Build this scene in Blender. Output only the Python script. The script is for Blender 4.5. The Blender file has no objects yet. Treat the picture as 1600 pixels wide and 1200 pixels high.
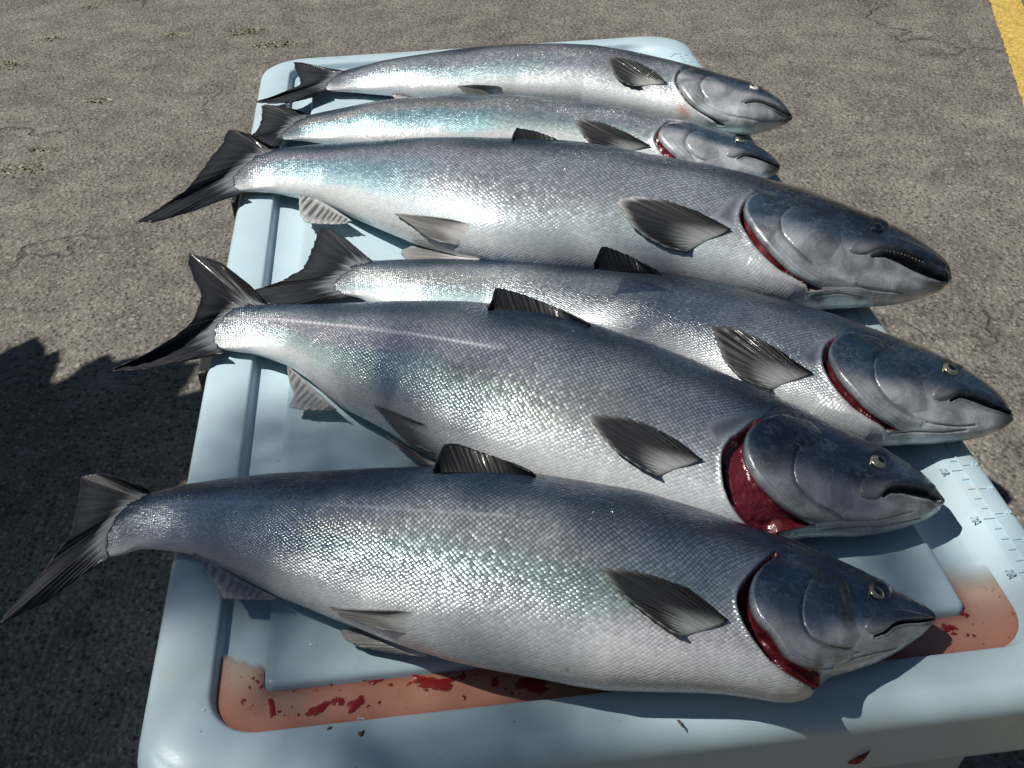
import bpy, bmesh, math, random
import numpy as np
from mathutils import Vector, Matrix
from mathutils.bvhtree import BVHTree
from mathutils.geometry import delaunay_2d_cdt

random.seed(7)
rng = np.random.default_rng(7)
S = bpy.context.scene
COL = S.collection
LZ = 0.62                       # height of the cooler lid above the ground

# ------------------------------------------------------------------ camera, world, sun, exposure
F_PX = 1650.0                   # focal length in pixels of a 1600 x 1200 frame
CAM = np.array([0.18972, -0.82026, 0.53508 + LZ])
ROT = np.array([[0.99288163, 0.08958489, -0.07848958],
                [-0.11690955, 0.60707462, -0.78599782],
                [-0.0227645, 0.78957897, 0.61322657]])
cd = bpy.data.cameras.new('camera')
cd.sensor_width = 36.0
cd.lens = F_PX / 1600.0 * 36.0
cd.clip_start = 0.02
cd.clip_end = 300
cam = bpy.data.objects.new('camera', cd)
COL.objects.link(cam)
cam.matrix_world = Matrix([list(ROT[i]) + [CAM[i]] for i in range(3)] + [[0, 0, 0, 1]])
S.camera = cam

SUN_EL, SUN_AZ = math.radians(56), math.radians(-6)
TO_SUN = np.array([-math.cos(SUN_EL) * math.cos(SUN_AZ), -math.cos(SUN_EL) * math.sin(SUN_AZ), math.sin(SUN_EL)])
w = bpy.data.worlds.new('World')
S.world = w
w.use_nodes = True
wn = w.node_tree
bg = wn.nodes['Background']
sky = wn.nodes.new('ShaderNodeTexSky')
sky.sky_type = 'NISHITA'
sky.sun_disc = False
sky.sun_elevation = SUN_EL
sky.sun_rotation = math.atan2(TO_SUN[0], TO_SUN[1])
sky.air_density = 0.9
sky.dust_density = 0.3
sky.ozone_density = 1.6
wn.links.new(sky.outputs[0], bg.inputs[0])
bg.inputs[1].default_value = 0.05
sl = bpy.data.lights.new('sun', 'SUN')
sl.energy = 5.0
sl.angle = math.radians(0.53)
sl.color = (1.0, 0.955, 0.88)
so = bpy.data.objects.new('sun', sl)
COL.objects.link(so)
so.rotation_euler = Vector(TO_SUN).to_track_quat('Z', 'Y').to_euler()
so.location = (-4, 0, 8)
S.view_settings.view_transform = 'Standard'
S.view_settings.look = 'None'
S.view_settings.gamma = 1
S.view_settings.use_curve_mapping = False
S.view_settings.exposure = -0.06


# ------------------------------------------------------------------ helpers
def unproj(p, z):
    """points seen at these pixels, on horizontal planes at height z"""
    p = np.atleast_2d(np.asarray(p, float))
    d = np.stack([p[:, 0] - 800, 600 - p[:, 1], np.full(len(p), -F_PX)], 1) @ ROT.T
    t = (z - CAM[2]) / d[:, 2]
    return CAM + d * np.reshape(t, (-1, 1))


def raydir(p):
    p = np.atleast_2d(np.asarray(p, float))
    d = np.stack([p[:, 0] - 800, 600 - p[:, 1], np.full(len(p), -F_PX)], 1) @ ROT.T
    return d / np.linalg.norm(d, axis=1, keepdims=True)


def proj(P):
    v = (np.asarray(P, float) - CAM) @ ROT
    return np.stack([800 + F_PX * v[..., 0] / -v[..., 2], 600 - F_PX * v[..., 1] / -v[..., 2]], -1)


def ss(a, b, x):
    t = np.clip((np.asarray(x, float) - a) / (b - a), 0, 1)
    return t * t * (3 - 2 * t)


def cumlen(P):
    d = np.linalg.norm(np.diff(P, axis=0), axis=1)
    return np.concatenate([[0], np.cumsum(d)])


def resample(P, n, closed=False):
    P = np.asarray(P, float)
    if closed:
        P = np.vstack([P, P[:1]])
    s = cumlen(P)
    t = np.linspace(0, s[-1], n + 1 if closed else n)
    Q = np.stack([np.interp(t, s, P[:, i]) for i in range(P.shape[1])], 1)
    return Q[:-1] if closed else Q


def gsmooth(Q, sig, keep=True):
    Q = np.asarray(Q, float)
    one = Q.ndim == 1
    if one:
        Q = Q[:, None]
    r = int(3 * sig) + 1
    k = np.exp(-0.5 * (np.arange(-r, r + 1) / sig) ** 2)
    k /= k.sum()
    if keep:     # point reflection keeps the end points
        A = np.vstack([2 * Q[0] - Q[r:0:-1], Q, 2 * Q[-1] - Q[-2:-r - 2:-1]])
    else:
        A = np.vstack([np.repeat(Q[:1], r, 0), Q, np.repeat(Q[-1:], r, 0)])
    R = np.stack([np.convolve(A[:, i], k, 'valid') for i in range(Q.shape[1])], 1)
    return R[:, 0] if one else R


def dist_poly(p, line, closed=False):
    """distance of points p to a polyline"""
    p = np.asarray(p, float)
    L = np.asarray(line, float)
    if closed:
        L = np.vstack([L, L[:1]])
    best = np.full(len(p), 1e9)
    for a, b in zip(L[:-1], L[1:]):
        ab = b - a
        q = max(ab @ ab, 1e-9)
        t = np.clip(((p - a) @ ab) / q, 0, 1)
        best = np.minimum(best, np.linalg.norm(p - a - t[:, None] * ab, axis=1))
    return best


def inside(p, poly):
    p = np.asarray(p, float)
    P = np.asarray(poly, float)
    r = np.zeros(len(p), bool)
    for a, b in zip(P, np.roll(P, -1, 0)):
        c = (a[1] > p[:, 1]) != (b[1] > p[:, 1])
        with np.errstate(divide='ignore', invalid='ignore'):
            x = (b[0] - a[0]) * (p[:, 1] - a[1]) / (b[1] - a[1]) + a[0]
        r ^= c & (p[:, 0] < x)
    return r


def cr(ox, oy, s, *pts):
    return [(ox + x / s, oy + y / s) for x, y in pts]


def mesh_obj(name, V, Fc, mat=None, parent=None, uv=None, cols=None, smooth=True, tris=None):
    me = bpy.data.meshes.new(name)
    V = np.asarray(V, float)
    me.from_pydata(V.tolist(), [], Fc if isinstance(Fc, list) else Fc.tolist())
    me.update()
    if smooth:
        me.polygons.foreach_set('use_smooth', np.ones(len(me.polygons), bool))
    if uv is not None:
        ul = me.uv_layers.new(name='uv')
        idx = np.zeros(len(me.loops), int)
        me.loops.foreach_get('vertex_index', idx)
        ul.data.foreach_set('uv', np.asarray(uv, float)[idx].ravel())
    for k, c in (cols or {}).items():
        at = me.attributes.new(k, 'FLOAT_COLOR', 'POINT')
        c = np.asarray(c, float)
        if c.shape[1] == 3:
            c = np.hstack([c, np.ones((len(c), 1))])
        at.data.foreach_set('color', c.ravel())
    if mat:
        me.materials.append(mat)
    o = bpy.data.objects.new(name, me)
    COL.objects.link(o)
    if parent is not None:
        o.parent = parent
        o.matrix_parent_inverse = parent.matrix_world.inverted() if parent.type != 'EMPTY' else Matrix.Translation(-parent.location)
    return o


def tag(o, label=None, cat=None, group=None, kind=None):
    for k, v in (('label', label), ('category', cat), ('group', group), ('kind', kind)):
        if v:
            o[k] = v
    return o


def empty(name, loc):
    o = bpy.data.objects.new(name, None)
    o.location = loc
    o.empty_display_size = 0.05
    COL.objects.link(o)
    return o


class N:
    """small node helper"""
    def __init__(s, name):
        s.m = bpy.data.materials.new(name)
        s.m.use_nodes = True
        s.t = s.m.node_tree
        s.p = s.t.nodes['Principled BSDF']
        s.out = s.t.nodes['Material Output']

    def add(s, typ, **kw):
        n = s.t.nodes.new('ShaderNode' + typ)
        for k, v in kw.items():
            setattr(n, k, v)
        return n

    def L(s, a, b):
        s.t.links.new(a, b)

    def val(s, sock, v):
        if hasattr(v, 'default_value') or hasattr(v, 'is_output'):
            s.L(v, sock)
        else:
            sock.default_value = v

    def math(s, op, a, b=0.0, c=0.0, clamp=False):
        n = s.add('Math', operation=op, use_clamp=clamp)
        for i, v in enumerate((a, b, c)):
            s.val(n.inputs[i], v)
        return n.outputs[0]

    def vmath(s, op, a, b=(0, 0, 0)):
        n = s.add('VectorMath', operation=op)
        s.val(n.inputs[0], a)
        s.val(n.inputs[1], b)
        return n.outputs[0]

    def mix(s, f, a, b, blend='MIX'):
        n = s.add('Mix', data_type='RGBA', blend_type=blend)
        n.clamp_factor = True
        s.val(n.inputs[0], f)
        for i, v in ((6, a), (7, b)):
            if isinstance(v, (tuple, list)):
                v = tuple(v) + (1,) * (4 - len(v))
            s.val(n.inputs[i], v)
        return n.outputs[2]

    def ramp(s, f, *st):
        n = s.add('ValToRGB')
        e = n.color_ramp.elements
        while len(e) < len(st):
            e.new(0.5)
        for i, (p, c) in enumerate(st):
            e[i].position = p
            c = (c, c, c) if isinstance(c, (int, float)) else c
            e[i].color = tuple(c) + (1,)
        s.val(n.inputs[0], f)
        return n.outputs[0]

    def noise(s, vec, scale, detail=2.0, rough=0.5, dist=0.0, dim='3D'):
        n = s.add('TexNoise', noise_dimensions=dim)
        if vec is not None:
            s.L(vec, n.inputs['Vector'])
        n.inputs['Scale'].default_value = scale
        n.inputs['Detail'].default_value = detail
        n.inputs['Roughness'].default_value = rough
        n.inputs['Distortion'].default_value = dist
        return n.outputs[0]

    def voro(s, vec, scale, feature='F1', rnd=1.0, dim='3D'):
        n = s.add('TexVoronoi', feature=feature, voronoi_dimensions=dim)
        if vec is not None:
            s.L(vec, n.inputs['Vector'])
        n.inputs['Scale'].default_value = scale
        n.inputs['Randomness'].default_value = rnd
        return n

    def bump(s, h, strength=1.0, dist=0.001, normal=None):
        n = s.add('Bump')
        s.val(n.inputs['Height'], h)
        s.val(n.inputs['Strength'], strength)
        n.inputs['Distance'].default_value = dist
        if normal is not None:
            s.L(normal, n.inputs['Normal'])
        return n.outputs[0]

    def set(s, **kw):
        for k, v in kw.items():
            k = k.replace('_', ' ')
            if isinstance(v, tuple) and len(v) == 3 and s.p.inputs[k].type == 'RGBA':
                v = v + (1,)
            s.val(s.p.inputs[k], v)
        return s.m


# ------------------------------------------------------------------ materials
def obj_co(n):
    return n.add('TexCoord').outputs['Object']


def mat_skin():
    n = N('fish_skin')
    col = n.add('Attribute', attribute_name='col').outputs['Color']
    msk = n.add('SeparateColor')
    n.L(n.add('Attribute', attribute_name='msk').outputs['Color'], msk.inputs[0])
    scl, hd, met = msk.outputs
    co = obj_co(n)
    uv = n.add('UVMap', uv_map='uv').outputs[0]
    sep = n.add('SeparateXYZ')
    n.L(uv, sep.inputs[0])
    wob = n.noise(co, 17, 2)
    U = n.math('ADD', sep.outputs[0], n.math('MULTIPLY', wob, 3.0))
    V = n.math('ADD', sep.outputs[1], n.math('MULTIPLY', wob, 2.0))
    cmb = n.add('CombineXYZ')
    n.L(n.math('ADD', U, V), cmb.inputs[0])
    n.L(n.math('SUBTRACT', U, V), cmb.inputs[1])
    vo = n.voro(cmb.outputs[0], 1.0, rnd=0.16, dim='2D')
    loc = n.vmath('SUBTRACT', cmb.outputs[0], vo.outputs['Position'])
    ls = n.add('SeparateXYZ')
    n.L(loc, ls.inputs[0])
    lu = n.math('ADD', ls.outputs[0], ls.outputs[1])
    d2 = n.math('MULTIPLY', vo.outputs['Distance'], vo.outputs['Distance'])
    rs = n.add('SeparateColor')
    n.L(vo.outputs['Color'], rs.inputs[0])
    h = n.math('SUBTRACT', n.math('MULTIPLY', lu, -0.38), n.math('MULTIPLY', d2, 1.25))
    h = n.math('ADD', h, n.math('MULTIPLY', n.math('MULTIPLY', n.math('SUBTRACT', rs.outputs[0], 0.5), ls.outputs[0]), 0.5))
    h = n.math('ADD', h, n.math('MULTIPLY', n.math('MULTIPLY', n.math('SUBTRACT', rs.outputs[1], 0.5), ls.outputs[1]), 0.5))
    fine = n.noise(co, 900, 2)
    lump = n.noise(co, 130, 3, 0.6)
    b0 = n.bump(lump, 0.25, 0.0015)
    b1 = n.bump(h, n.math('MULTIPLY', n.math('MULTIPLY', scl, n.ramp(n.noise(co, 20, 4, 0.6), (0.33, 0.5), (0.55, 1.0))), 0.85), 0.00070, b0)
    b2 = n.bump(fine, 0.12, 0.0004, b1)
    # colour: every scale a shade of its own, darker pocket at its rim, marbling on the head
    rim = n.ramp(vo.outputs['Distance'], (0.30, 1.0), (0.62, 0.74))
    sc = n.mix(scl, (1, 1, 1), n.mix(1.0, rim, n.ramp(rs.outputs[2], (0, 0.80), (1, 1.2)), 'MULTIPLY'))
    gir = n.add('Attribute', attribute_name='msk').outputs['Alpha']
    zone = n.math('MULTIPLY', n.ramp(gir, (0.16, 0.0), (0.28, 1.0), (0.52, 1.0), (0.74, 0.15)), scl)
    dots = n.ramp(vo.outputs['Distance'], (0.08, 1.9), (0.30, 1.05), (0.56, 0.50))
    sc = n.mix(zone, sc, n.mix(0.6, sc, dots, 'MULTIPLY'))
    c = n.mix(1.0, col, sc, 'MULTIPLY')
    m1 = n.noise(co, 34, 6, 0.62, 0.5)
    m2 = n.noise(co, 150, 6, 0.75, 1.6)
    c2 = n.mix(1.0, c, n.ramp(m1, (0.36, 0.55), (0.62, 1.35)), 'MULTIPLY')
    sil = n.math('MULTIPLY', n.ramp(m2, (0.48, 0), (0.66, 0.5)), n.ramp(n.noise(co, 26, 3, 0.6, 0.8), (0.40, 0), (0.58, 1)))
    c2 = n.mix(sil, c2, n.mix(0.12, (0.34, 0.385, 0.42), c))
    pore = n.math('MULTIPLY', n.math('LESS_THAN', n.voro(co, 420).outputs['Distance'], 0.16), 0.45)
    c2 = n.mix(pore, c2, (0.02, 0.022, 0.026))
    c = n.mix(hd, c, c2)
    girth = n.add('Attribute', attribute_name='msk').outputs['Alpha']
    spv = n.voro(co, 62)
    sps = n.add('SeparateColor')
    n.L(spv.outputs['Color'], sps.inputs[0])
    spot = n.math('MULTIPLY', n.math('LESS_THAN', spv.outputs['Distance'], n.math('MULTIPLY', sps.outputs[0], 0.22)), n.math('GREATER_THAN', sps.outputs[1], 0.55))
    c = n.mix(n.math('MULTIPLY', n.math('MULTIPLY', spot, n.ramp(girth, (0.24, 0.8), (0.34, 0.0))), scl), c, (0.012, 0.012, 0.016))
    slime = n.noise(co, 38, 4, 0.6)
    c = n.mix(n.math('MULTIPLY', n.ramp(slime, (0.55, 0.0), (0.78, 0.12)), scl), c, (0.45, 0.48, 0.5))
    n.L(c, n.p.inputs['Base Color'])
    n.L(met, n.p.inputs['Metallic'])
    rough = n.math('SUBTRACT', n.math('ADD', n.math('MULTIPLY', rs.outputs[1], 0.14), 0.25), n.math('MULTIPLY', n.math('GREATER_THAN', rs.outputs[2], 0.9), n.math('MULTIPLY', scl, 0.12)))
    n.L(rough, n.p.inputs['Roughness'])
    n.L(b2, n.p.inputs['Normal'])
    n.p.inputs['Specular IOR Level'].default_value = 0.32
    wet = n.bump(n.noise(co, 260, 3), n.math('MULTIPLY_ADD', hd, 0.35, 0.22), 0.0007, b0)
    n.set(Coat_Weight=n.math('ADD', n.ramp(n.noise(co, 22, 3), (0.35, 0.12), (0.66, 0.85)), n.math('MULTIPLY', hd, 0.5), clamp=True), Coat_Roughness=0.07, Coat_IOR=1.35)
    n.L(n.mix(n.math('MULTIPLY', scl, 0.6), wet, b1), n.p.inputs['Coat Normal'])
    return n.m


def mat_fin():
    n = N('fin')
    col = n.add('Attribute', attribute_name='col').outputs['Color']
    uv = n.add('UVMap', uv_map='uv').outputs[0]
    sep = n.add('SeparateXYZ')
    n.L(uv, sep.inputs[0])
    cmb = n.add('CombineXYZ')
    n.L(n.math('MULTIPLY', sep.outputs[0], 26), cmb.inputs[0])
    n.L(n.math('MULTIPLY', sep.outputs[1], 1.6), cmb.inputs[1])
    st = n.noise(cmb.outputs[0], 1.0, 4, 0.6)
    cm2 = n.add('CombineXYZ')
    n.L(n.math('MULTIPLY', sep.outputs[0], 110), cm2.inputs[0])
    n.L(n.math('MULTIPLY', sep.outputs[1], 5), cm2.inputs[1])
    f2 = n.noise(cm2.outputs[0], 1.0, 2, 0.6)
    wv = n.math('SUBTRACT', 1.0, n.math('MULTIPLY', n.math('POWER', n.math('MULTIPLY_ADD', n.math('SINE', n.math('MULTIPLY', sep.outputs[0], 6.283 * 22)), 0.5, 0.5), 3.0), 2.0))
    c = n.mix(1.0, col, n.ramp(st, (0.32, 0.80), (0.66, 1.18)), 'MULTIPLY')
    c = n.mix(1.0, c, n.ramp(f2, (0.35, 0.8), (0.65, 1.2)), 'MULTIPLY')
    c = n.mix(1.0, c, n.ramp(n.math('MULTIPLY_ADD', wv, 0.5, 0.5), (0, 0.84), (0.6, 1.0)), 'MULTIPLY')
    h = n.math('ADD', n.math('MULTIPLY', wv, 0.35), n.math('ADD', st, n.math('MULTIPLY', f2, 0.6)))
    nb = n.bump(h, 0.22, 0.0007)
    n.L(c, n.p.inputs['Base Color'])
    n.L(nb, n.p.inputs['Normal'])
    n.p.inputs['Specular IOR Level'].default_value = 0.2
    n.set(Roughness=0.45, Coat_Weight=n.ramp(n.noise(obj_co(n), 120, 3), (0.45, 0.03), (0.66, 0.6)), Coat_Roughness=0.12, Coat_IOR=1.34)
    n.L(nb, n.p.inputs['Coat Normal'])
    return n.m


def mat_gills():
    n = N('gill_filaments')
    co = obj_co(n)
    uv = n.add('UVMap', uv_map='uv').outputs[0]
    sep = n.add('SeparateXYZ')
    n.L(uv, sep.inputs[0])
    ns = n.noise(co, 60, 3)
    wv = n.math('SINE', n.math('ADD', n.math('MULTIPLY', n.math('ADD', n.math('MULTIPLY', sep.outputs[0], 0.55), sep.outputs[1]), 10.5), n.math('MULTIPLY', ns, 8)))
    c = n.mix(n.math('MULTIPLY_ADD', wv, 0.5, 0.5), (0.075, 0.006, 0.010), (0.17, 0.018, 0.027))
    c = n.mix(n.ramp(ns, (0.55, 0), (0.75, 0.6)), c, (0.30, 0.09, 0.09))
    n.L(c, n.p.inputs['Base Color'])
    nb = n.bump(ns, 0.9, 0.006)
    n.L(nb, n.p.inputs['Normal'])
    n.set(Roughness=0.3, Coat_Weight=0.6, Coat_Roughness=0.1)
    return n.m


def mat_simple(name, c, rough=0.5, metal=0.0, coat=0.0, var=0.0, vs=40, bumps=0.0, bs=300, bd=0.001):
    n = N(name)
    co = obj_co(n)
    if var:
        k = n.ramp(n.noise(co, vs, 4, 0.6), (0.3, 1 - var), (0.7, 1 + var))
        n.L(n.mix(1.0, c, k, 'MULTIPLY'), n.p.inputs['Base Color'])
    else:
        n.set(Base_Color=c)
    n.set(Roughness=rough, Metallic=metal, Coat_Weight=coat, Coat_Roughness=0.05)
    if bumps:
        n.L(n.bump(n.noise(co, bs, 3), bumps, bd), n.p.inputs['Normal'])
    return n.m


def mat_lid():
    n = N('pale_blue_plastic')
    co = obj_co(n)
    big = n.noise(co, 7, 4, 0.6)
    c = n.mix(n.ramp(big, (0.35, 0), (0.7, 1)), (0.445, 0.59, 0.655), (0.50, 0.635, 0.695))
    st = n.noise(co, 24, 3, 0.55)
    c = n.mix(n.ramp(st, (0.66, 0), (0.74, 0.35)), c, (0.52, 0.55, 0.49))
    sp = n.voro(co, 70)
    spk = n.math('MULTIPLY', n.math('LESS_THAN', sp.outputs['Distance'], 0.055), n.math('GREATER_THAN', n.noise(co, 90, 1), 0.56))
    c = n.mix(n.math('MULTIPLY', spk, 0.6), c, (0.12, 0.10, 0.08))
    mp = n.add('Mapping')
    mp.inputs['Rotation'].default_value = (0, 0, 0.5)
    mp.inputs['Scale'].default_value = (9, 260, 9)
    n.L(co, mp.inputs[0])
    scr = n.math('MULTIPLY', n.ramp(n.noise(mp.outputs[0], 1.0, 2), (0.68, 0), (0.74, 1)), n.ramp(n.noise(co, 13, 3), (0.5, 0), (0.65, 1)))
    c = n.mix(n.math('MULTIPLY', scr, 0.5), c, (0.70, 0.78, 0.79))
    gr = n.ramp(n.noise(co, 3.2, 6, 0.7, 0.6), (0.50, 0), (0.72, 0.42))
    c = n.mix(gr, c, (0.44, 0.50, 0.49))
    n.L(c, n.p.inputs['Base Color'])
    n.L(n.ramp(n.noise(co, 16, 5, 0.65), (0.40, 0.27), (0.66, 0.5)), n.p.inputs['Roughness'])
    n.L(n.bump(n.noise(co, 900, 2), 0.15, 0.0004, n.bump(n.noise(co, 9, 3), 0.25, 0.004)), n.p.inputs['Normal'])
    n.set(IOR=1.48)
    return n.m


def mat_puddle():
    n = N('bloody_water')
    geo = n.add('NewGeometry').outputs['Position']
    big = n.noise(geo, 26, 4, 0.6)
    c = n.mix(big, (0.44, 0.19, 0.125), (0.54, 0.29, 0.215))
    fade0 = n.add('Attribute', attribute_name='col').outputs['Color']
    fs0 = n.add('SeparateColor')
    n.L(fade0, fs0.inputs[0])
    c = n.mix(n.math('ADD', fs0.outputs[1], n.math('MULTIPLY', n.math('SUBTRACT', n.noise(geo, 30, 4), 0.5), 0.4), clamp=True), (0.52, 0.42, 0.33), c)
    c = n.mix(n.math('MULTIPLY', fs0.outputs[2], 0.6), c, (0.25, 0.05, 0.035))
    sm = n.noise(geo, 130, 5, 0.65, 1.2)
    c = n.mix(n.ramp(sm, (0.62, 0), (0.72, 0.75)), c, (0.38, 0.05, 0.03))
    c = n.mix(n.math('LESS_THAN', n.voro(geo, 160).outputs['Distance'], 0.10), c, (0.22, 0.04, 0.02))
    n.L(c, n.p.inputs['Base Color'])
    fade = n.add('Attribute', attribute_name='col').outputs['Color']
    fs = n.add('SeparateColor')
    n.L(fade, fs.inputs[0])
    a = n.math('ADD', fs.outputs[0], n.math('MULTIPLY', n.math('SUBTRACT', n.noise(geo, 40, 4), 0.5), 0.35))
    n.L(n.ramp(a, (0.05, 0.0), (0.75, 1.0)), n.p.inputs['Alpha'])
    n.set(Roughness=0.06, IOR=1.33)
    n.L(n.bump(n.noise(geo, 45, 2), 0.15, 0.002), n.p.inputs['Normal'])
    return n.m


def mat_asphalt():
    n = N('worn_asphalt')
    geo = n.add('NewGeometry').outputs['Position']
    big = n.noise(geo, 1.3, 4, 0.6)
    mid = n.noise(geo, 11, 4, 0.65)
    fine = n.noise(geo, 95, 3, 0.7)
    st = n.voro(geo, 120)
    c = n.mix(n.ramp(big, (0.35, 0), (0.65, 1)), (0.178, 0.164, 0.140), (0.212, 0.194, 0.170))
    c = n.mix(1.0, c, n.ramp(mid, (0.3, 0.72), (0.7, 1.22)), 'MULTIPLY')
    c = n.mix(1.0, c, n.ramp(n.noise(geo, 4.2, 5, 0.65, 0.5), (0.34, 0.82), (0.66, 1.14)), 'MULTIPLY')
    c = n.mix(1.0, c, n.ramp(fine, (0.33, 0.70), (0.66, 1.22)), 'MULTIPLY')
    sc = n.add('SeparateColor')
    n.L(st.outputs['Color'], sc.inputs[0])
    c = n.mix(n.math('MULTIPLY', n.math('GREATER_THAN', sc.outputs[0], 0.8), n.ramp(st.outputs['Distance'], (0.25, 0.5), (0.55, 0))), c, (0.42, 0.38, 0.34))
    c = n.mix(n.math('MULTIPLY', n.math('LESS_THAN', sc.outputs[0], 0.22), n.ramp(st.outputs['Distance'], (0.3, 0.8), (0.6, 0))), c, (0.05, 0.047, 0.043))
    s2 = n.voro(geo, 42)
    s2c = n.add('SeparateColor')
    n.L(s2.outputs['Color'], s2c.inputs[0])
    rnd_ = n.ramp(s2.outputs['Distance'], (0.16, 0.7), (0.34, 0))
    c = n.mix(n.math('MULTIPLY', n.math('GREATER_THAN', s2c.outputs[1], 0.93), rnd_), c, (0.36, 0.33, 0.29))
    c = n.mix(n.math('MULTIPLY', n.math('LESS_THAN', s2c.outputs[1], 0.10), rnd_), c, (0.075, 0.068, 0.058))
    wp = n.add('Mix', data_type='VECTOR')
    wp.inputs[0].default_value = 0.5
    nn = n.add('TexNoise')
    n.L(geo, nn.inputs['Vector'])
    nn.inputs['Scale'].default_value = 3.5
    nn.inputs['Detail'].default_value = 5
    n.L(geo, wp.inputs[4])
    n.L(n.vmath('ADD', geo, nn.outputs['Color']), wp.inputs[5])
    ck = n.voro(wp.outputs[1], 1.7, 'DISTANCE_TO_EDGE')
    gate = n.ramp(n.noise(geo, 1.9, 3), (0.53, 0), (0.66, 0.85))
    crack = n.math('MULTIPLY', n.ramp(ck.outputs['Distance'], (0.004, 1), (0.017, 0)), gate)
    c = n.mix(n.math('MULTIPLY', crack, 0.75), c, (0.045, 0.04, 0.036))
    moss = n.ramp(n.noise(geo, 2.6, 5, 0.7), (0.66, 0), (0.76, 0.45))
    c = n.mix(moss, c, (0.13, 0.135, 0.06))
    n.L(c, n.p.inputs['Base Color'])
    h = n.math('ADD', n.math('MULTIPLY', st.outputs['Distance'], -0.8), n.math('ADD', fine, n.math('MULTIPLY', mid, 0.8)))
    h = n.math('SUBTRACT', h, n.math('MULTIPLY', crack, 1.2))
    n.L(n.bump(h, 1.0, 0.0045), n.p.inputs['Normal'])
    n.set(Roughness=0.85)
    n.p.inputs['Specular IOR Level'].default_value = 0.25
    return n.m


def mat_paint():
    n = N('worn_yellow_paint')
    geo = n.add('NewGeometry').outputs['Position']
    a = n.noise(geo, 16, 6, 0.75, 0.8)
    b = n.noise(geo, 110, 3, 0.7)
    c = n.mix(n.ramp(b, (0.3, 0), (0.7, 1)), (0.50, 0.33, 0.055), (0.72, 0.53, 0.14))
    k = n.math('ADD', n.math('MULTIPLY', a, 0.72), n.math('MULTIPLY', b, 0.28))
    c = n.mix(n.ramp(k, (0.56, 0), (0.62, 1)), c, (0.13, 0.115, 0.085))
    c = n.mix(1.0, c, n.ramp(b, (0.3, 0.7), (0.7, 1.15)), 'MULTIPLY')
    n.L(c, n.p.inputs['Base Color'])
    n.L(n.bump(n.math('ADD', b, a), 1.0, 0.004), n.p.inputs['Normal'])
    n.set(Roughness=0.75)
    return n.m


def mat_leaf(name, c):
    n = N(name)
    geo = n.add('NewGeometry').outputs['Position']
    n.L(n.mix(n.noise(geo, 3, 2), tuple(x * 0.6 for x in c), tuple(x * 1.4 for x in c)), n.p.inputs['Base Color'])
    n.set(Roughness=0.5)
    return n.m


SKIN, FIN, GILLS = mat_skin(), mat_fin(), mat_gills()
LID, PUDDLE, ASPHALT, PAINT = mat_lid(), mat_puddle(), mat_asphalt(), mat_paint()
IRIS = mat_simple('silver_iris', (0.50, 0.48, 0.36), 0.22, 0.7, 1.0, 0.4, 500)
IRIS_DARK = mat_simple('dark_iris', (0.035, 0.05, 0.07), 0.22, 0.3, 1.0, 0.4, 500)
IRIS_WHITE = mat_simple('white_iris', (0.75, 0.73, 0.64), 0.3, 0.1, 1.0, 0.2, 500)
PUPIL = mat_simple('pupil_black', (0.004, 0.004, 0.005), 0.05, 0, 1.0)
TOOTH = mat_simple('tooth_ivory', (0.17, 0.16, 0.14), 0.35)
FLESH = mat_simple('red_flesh', (0.26, 0.012, 0.016), 0.2, 0, 0.5, 0.5, 90, 0.5, 200)


def mat_clot():
    n = N('clotted_blood')
    geo = n.add('NewGeometry').outputs['Position']
    a = n.add('SeparateColor')
    n.L(n.add('Attribute', attribute_name='col').outputs['Color'], a.inputs[0])
    ns = n.noise(geo, 380, 5, 0.75, 1.5)
    n.L(n.mix(n.ramp(ns, (0.35, 0), (0.7, 1)), (0.36, 0.022, 0.022), (0.13, 0.005, 0.008)), n.p.inputs['Base Color'])
    n.L(n.ramp(n.math('ADD', a.outputs[0], n.math('MULTIPLY', n.math('SUBTRACT', ns, 0.5), 2.0)), (0.30, 0), (0.85, 0.93)), n.p.inputs['Alpha'])
    n.set(Roughness=0.3)
    return n.m


CLOT = mat_clot()
BITS = mat_simple('brown_bits', (0.11, 0.055, 0.03), 0.5)
TUB = mat_simple('blue_tub_plastic', (0.40, 0.53, 0.60), 0.4, 0, 0, 0.08, 12, 0.2, 500)
RUBBER = mat_simple('black_rubber', (0.02, 0.021, 0.022), 0.45)
MOSS = mat_leaf('moss_green', (0.22, 0.205, 0.11))
LEAF = mat_leaf('leaf_green', (0.055, 0.085, 0.03))
BARK = mat_simple('grey_bark', (0.13, 0.11, 0.09), 0.9, 0, 0, 0.4, 14, 1.0, 40, 0.02)
n_ = N('water_drop')
n_.set(Base_Color=(0.58, 0.68, 0.71), Roughness=0.04, IOR=1.4, Coat_Weight=0.6, Coat_Roughness=0.02)
DROP = n_.m

# ------------------------------------------------------------------ ground
g = 60.0
ground = mesh_obj('ground', [(-g, -g, 0), (g, -g, 0), (g, g, 0), (-g, g, 0)], [[0, 1, 2, 3]], ASPHALT)
tag(ground, kind='structure')

# yellow line: a ragged strip of old paint, 4 mm above the asphalt
p0, p1 = np.array([1.80, 1.63]), np.array([2.11, 2.455])
dv = (p1 - p0) / np.linalg.norm(p1 - p0)
nv = np.array([dv[1], -dv[0]])
ts = np.arange(-6, 9, 0.02)
V = []
for t in ts:
    for side in (0, 0.098):
        q = p0 + dv * t + nv * (side + random.uniform(-1, 1) * 0.0025)
        V.append((q[0], q[1], 0.004))
line = mesh_obj('yellow_line', V, [[2 * i, 2 * i + 1, 2 * i + 3, 2 * i + 2] for i in range(len(ts) - 1)], PAINT)
tag(line, kind='structure')

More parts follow.
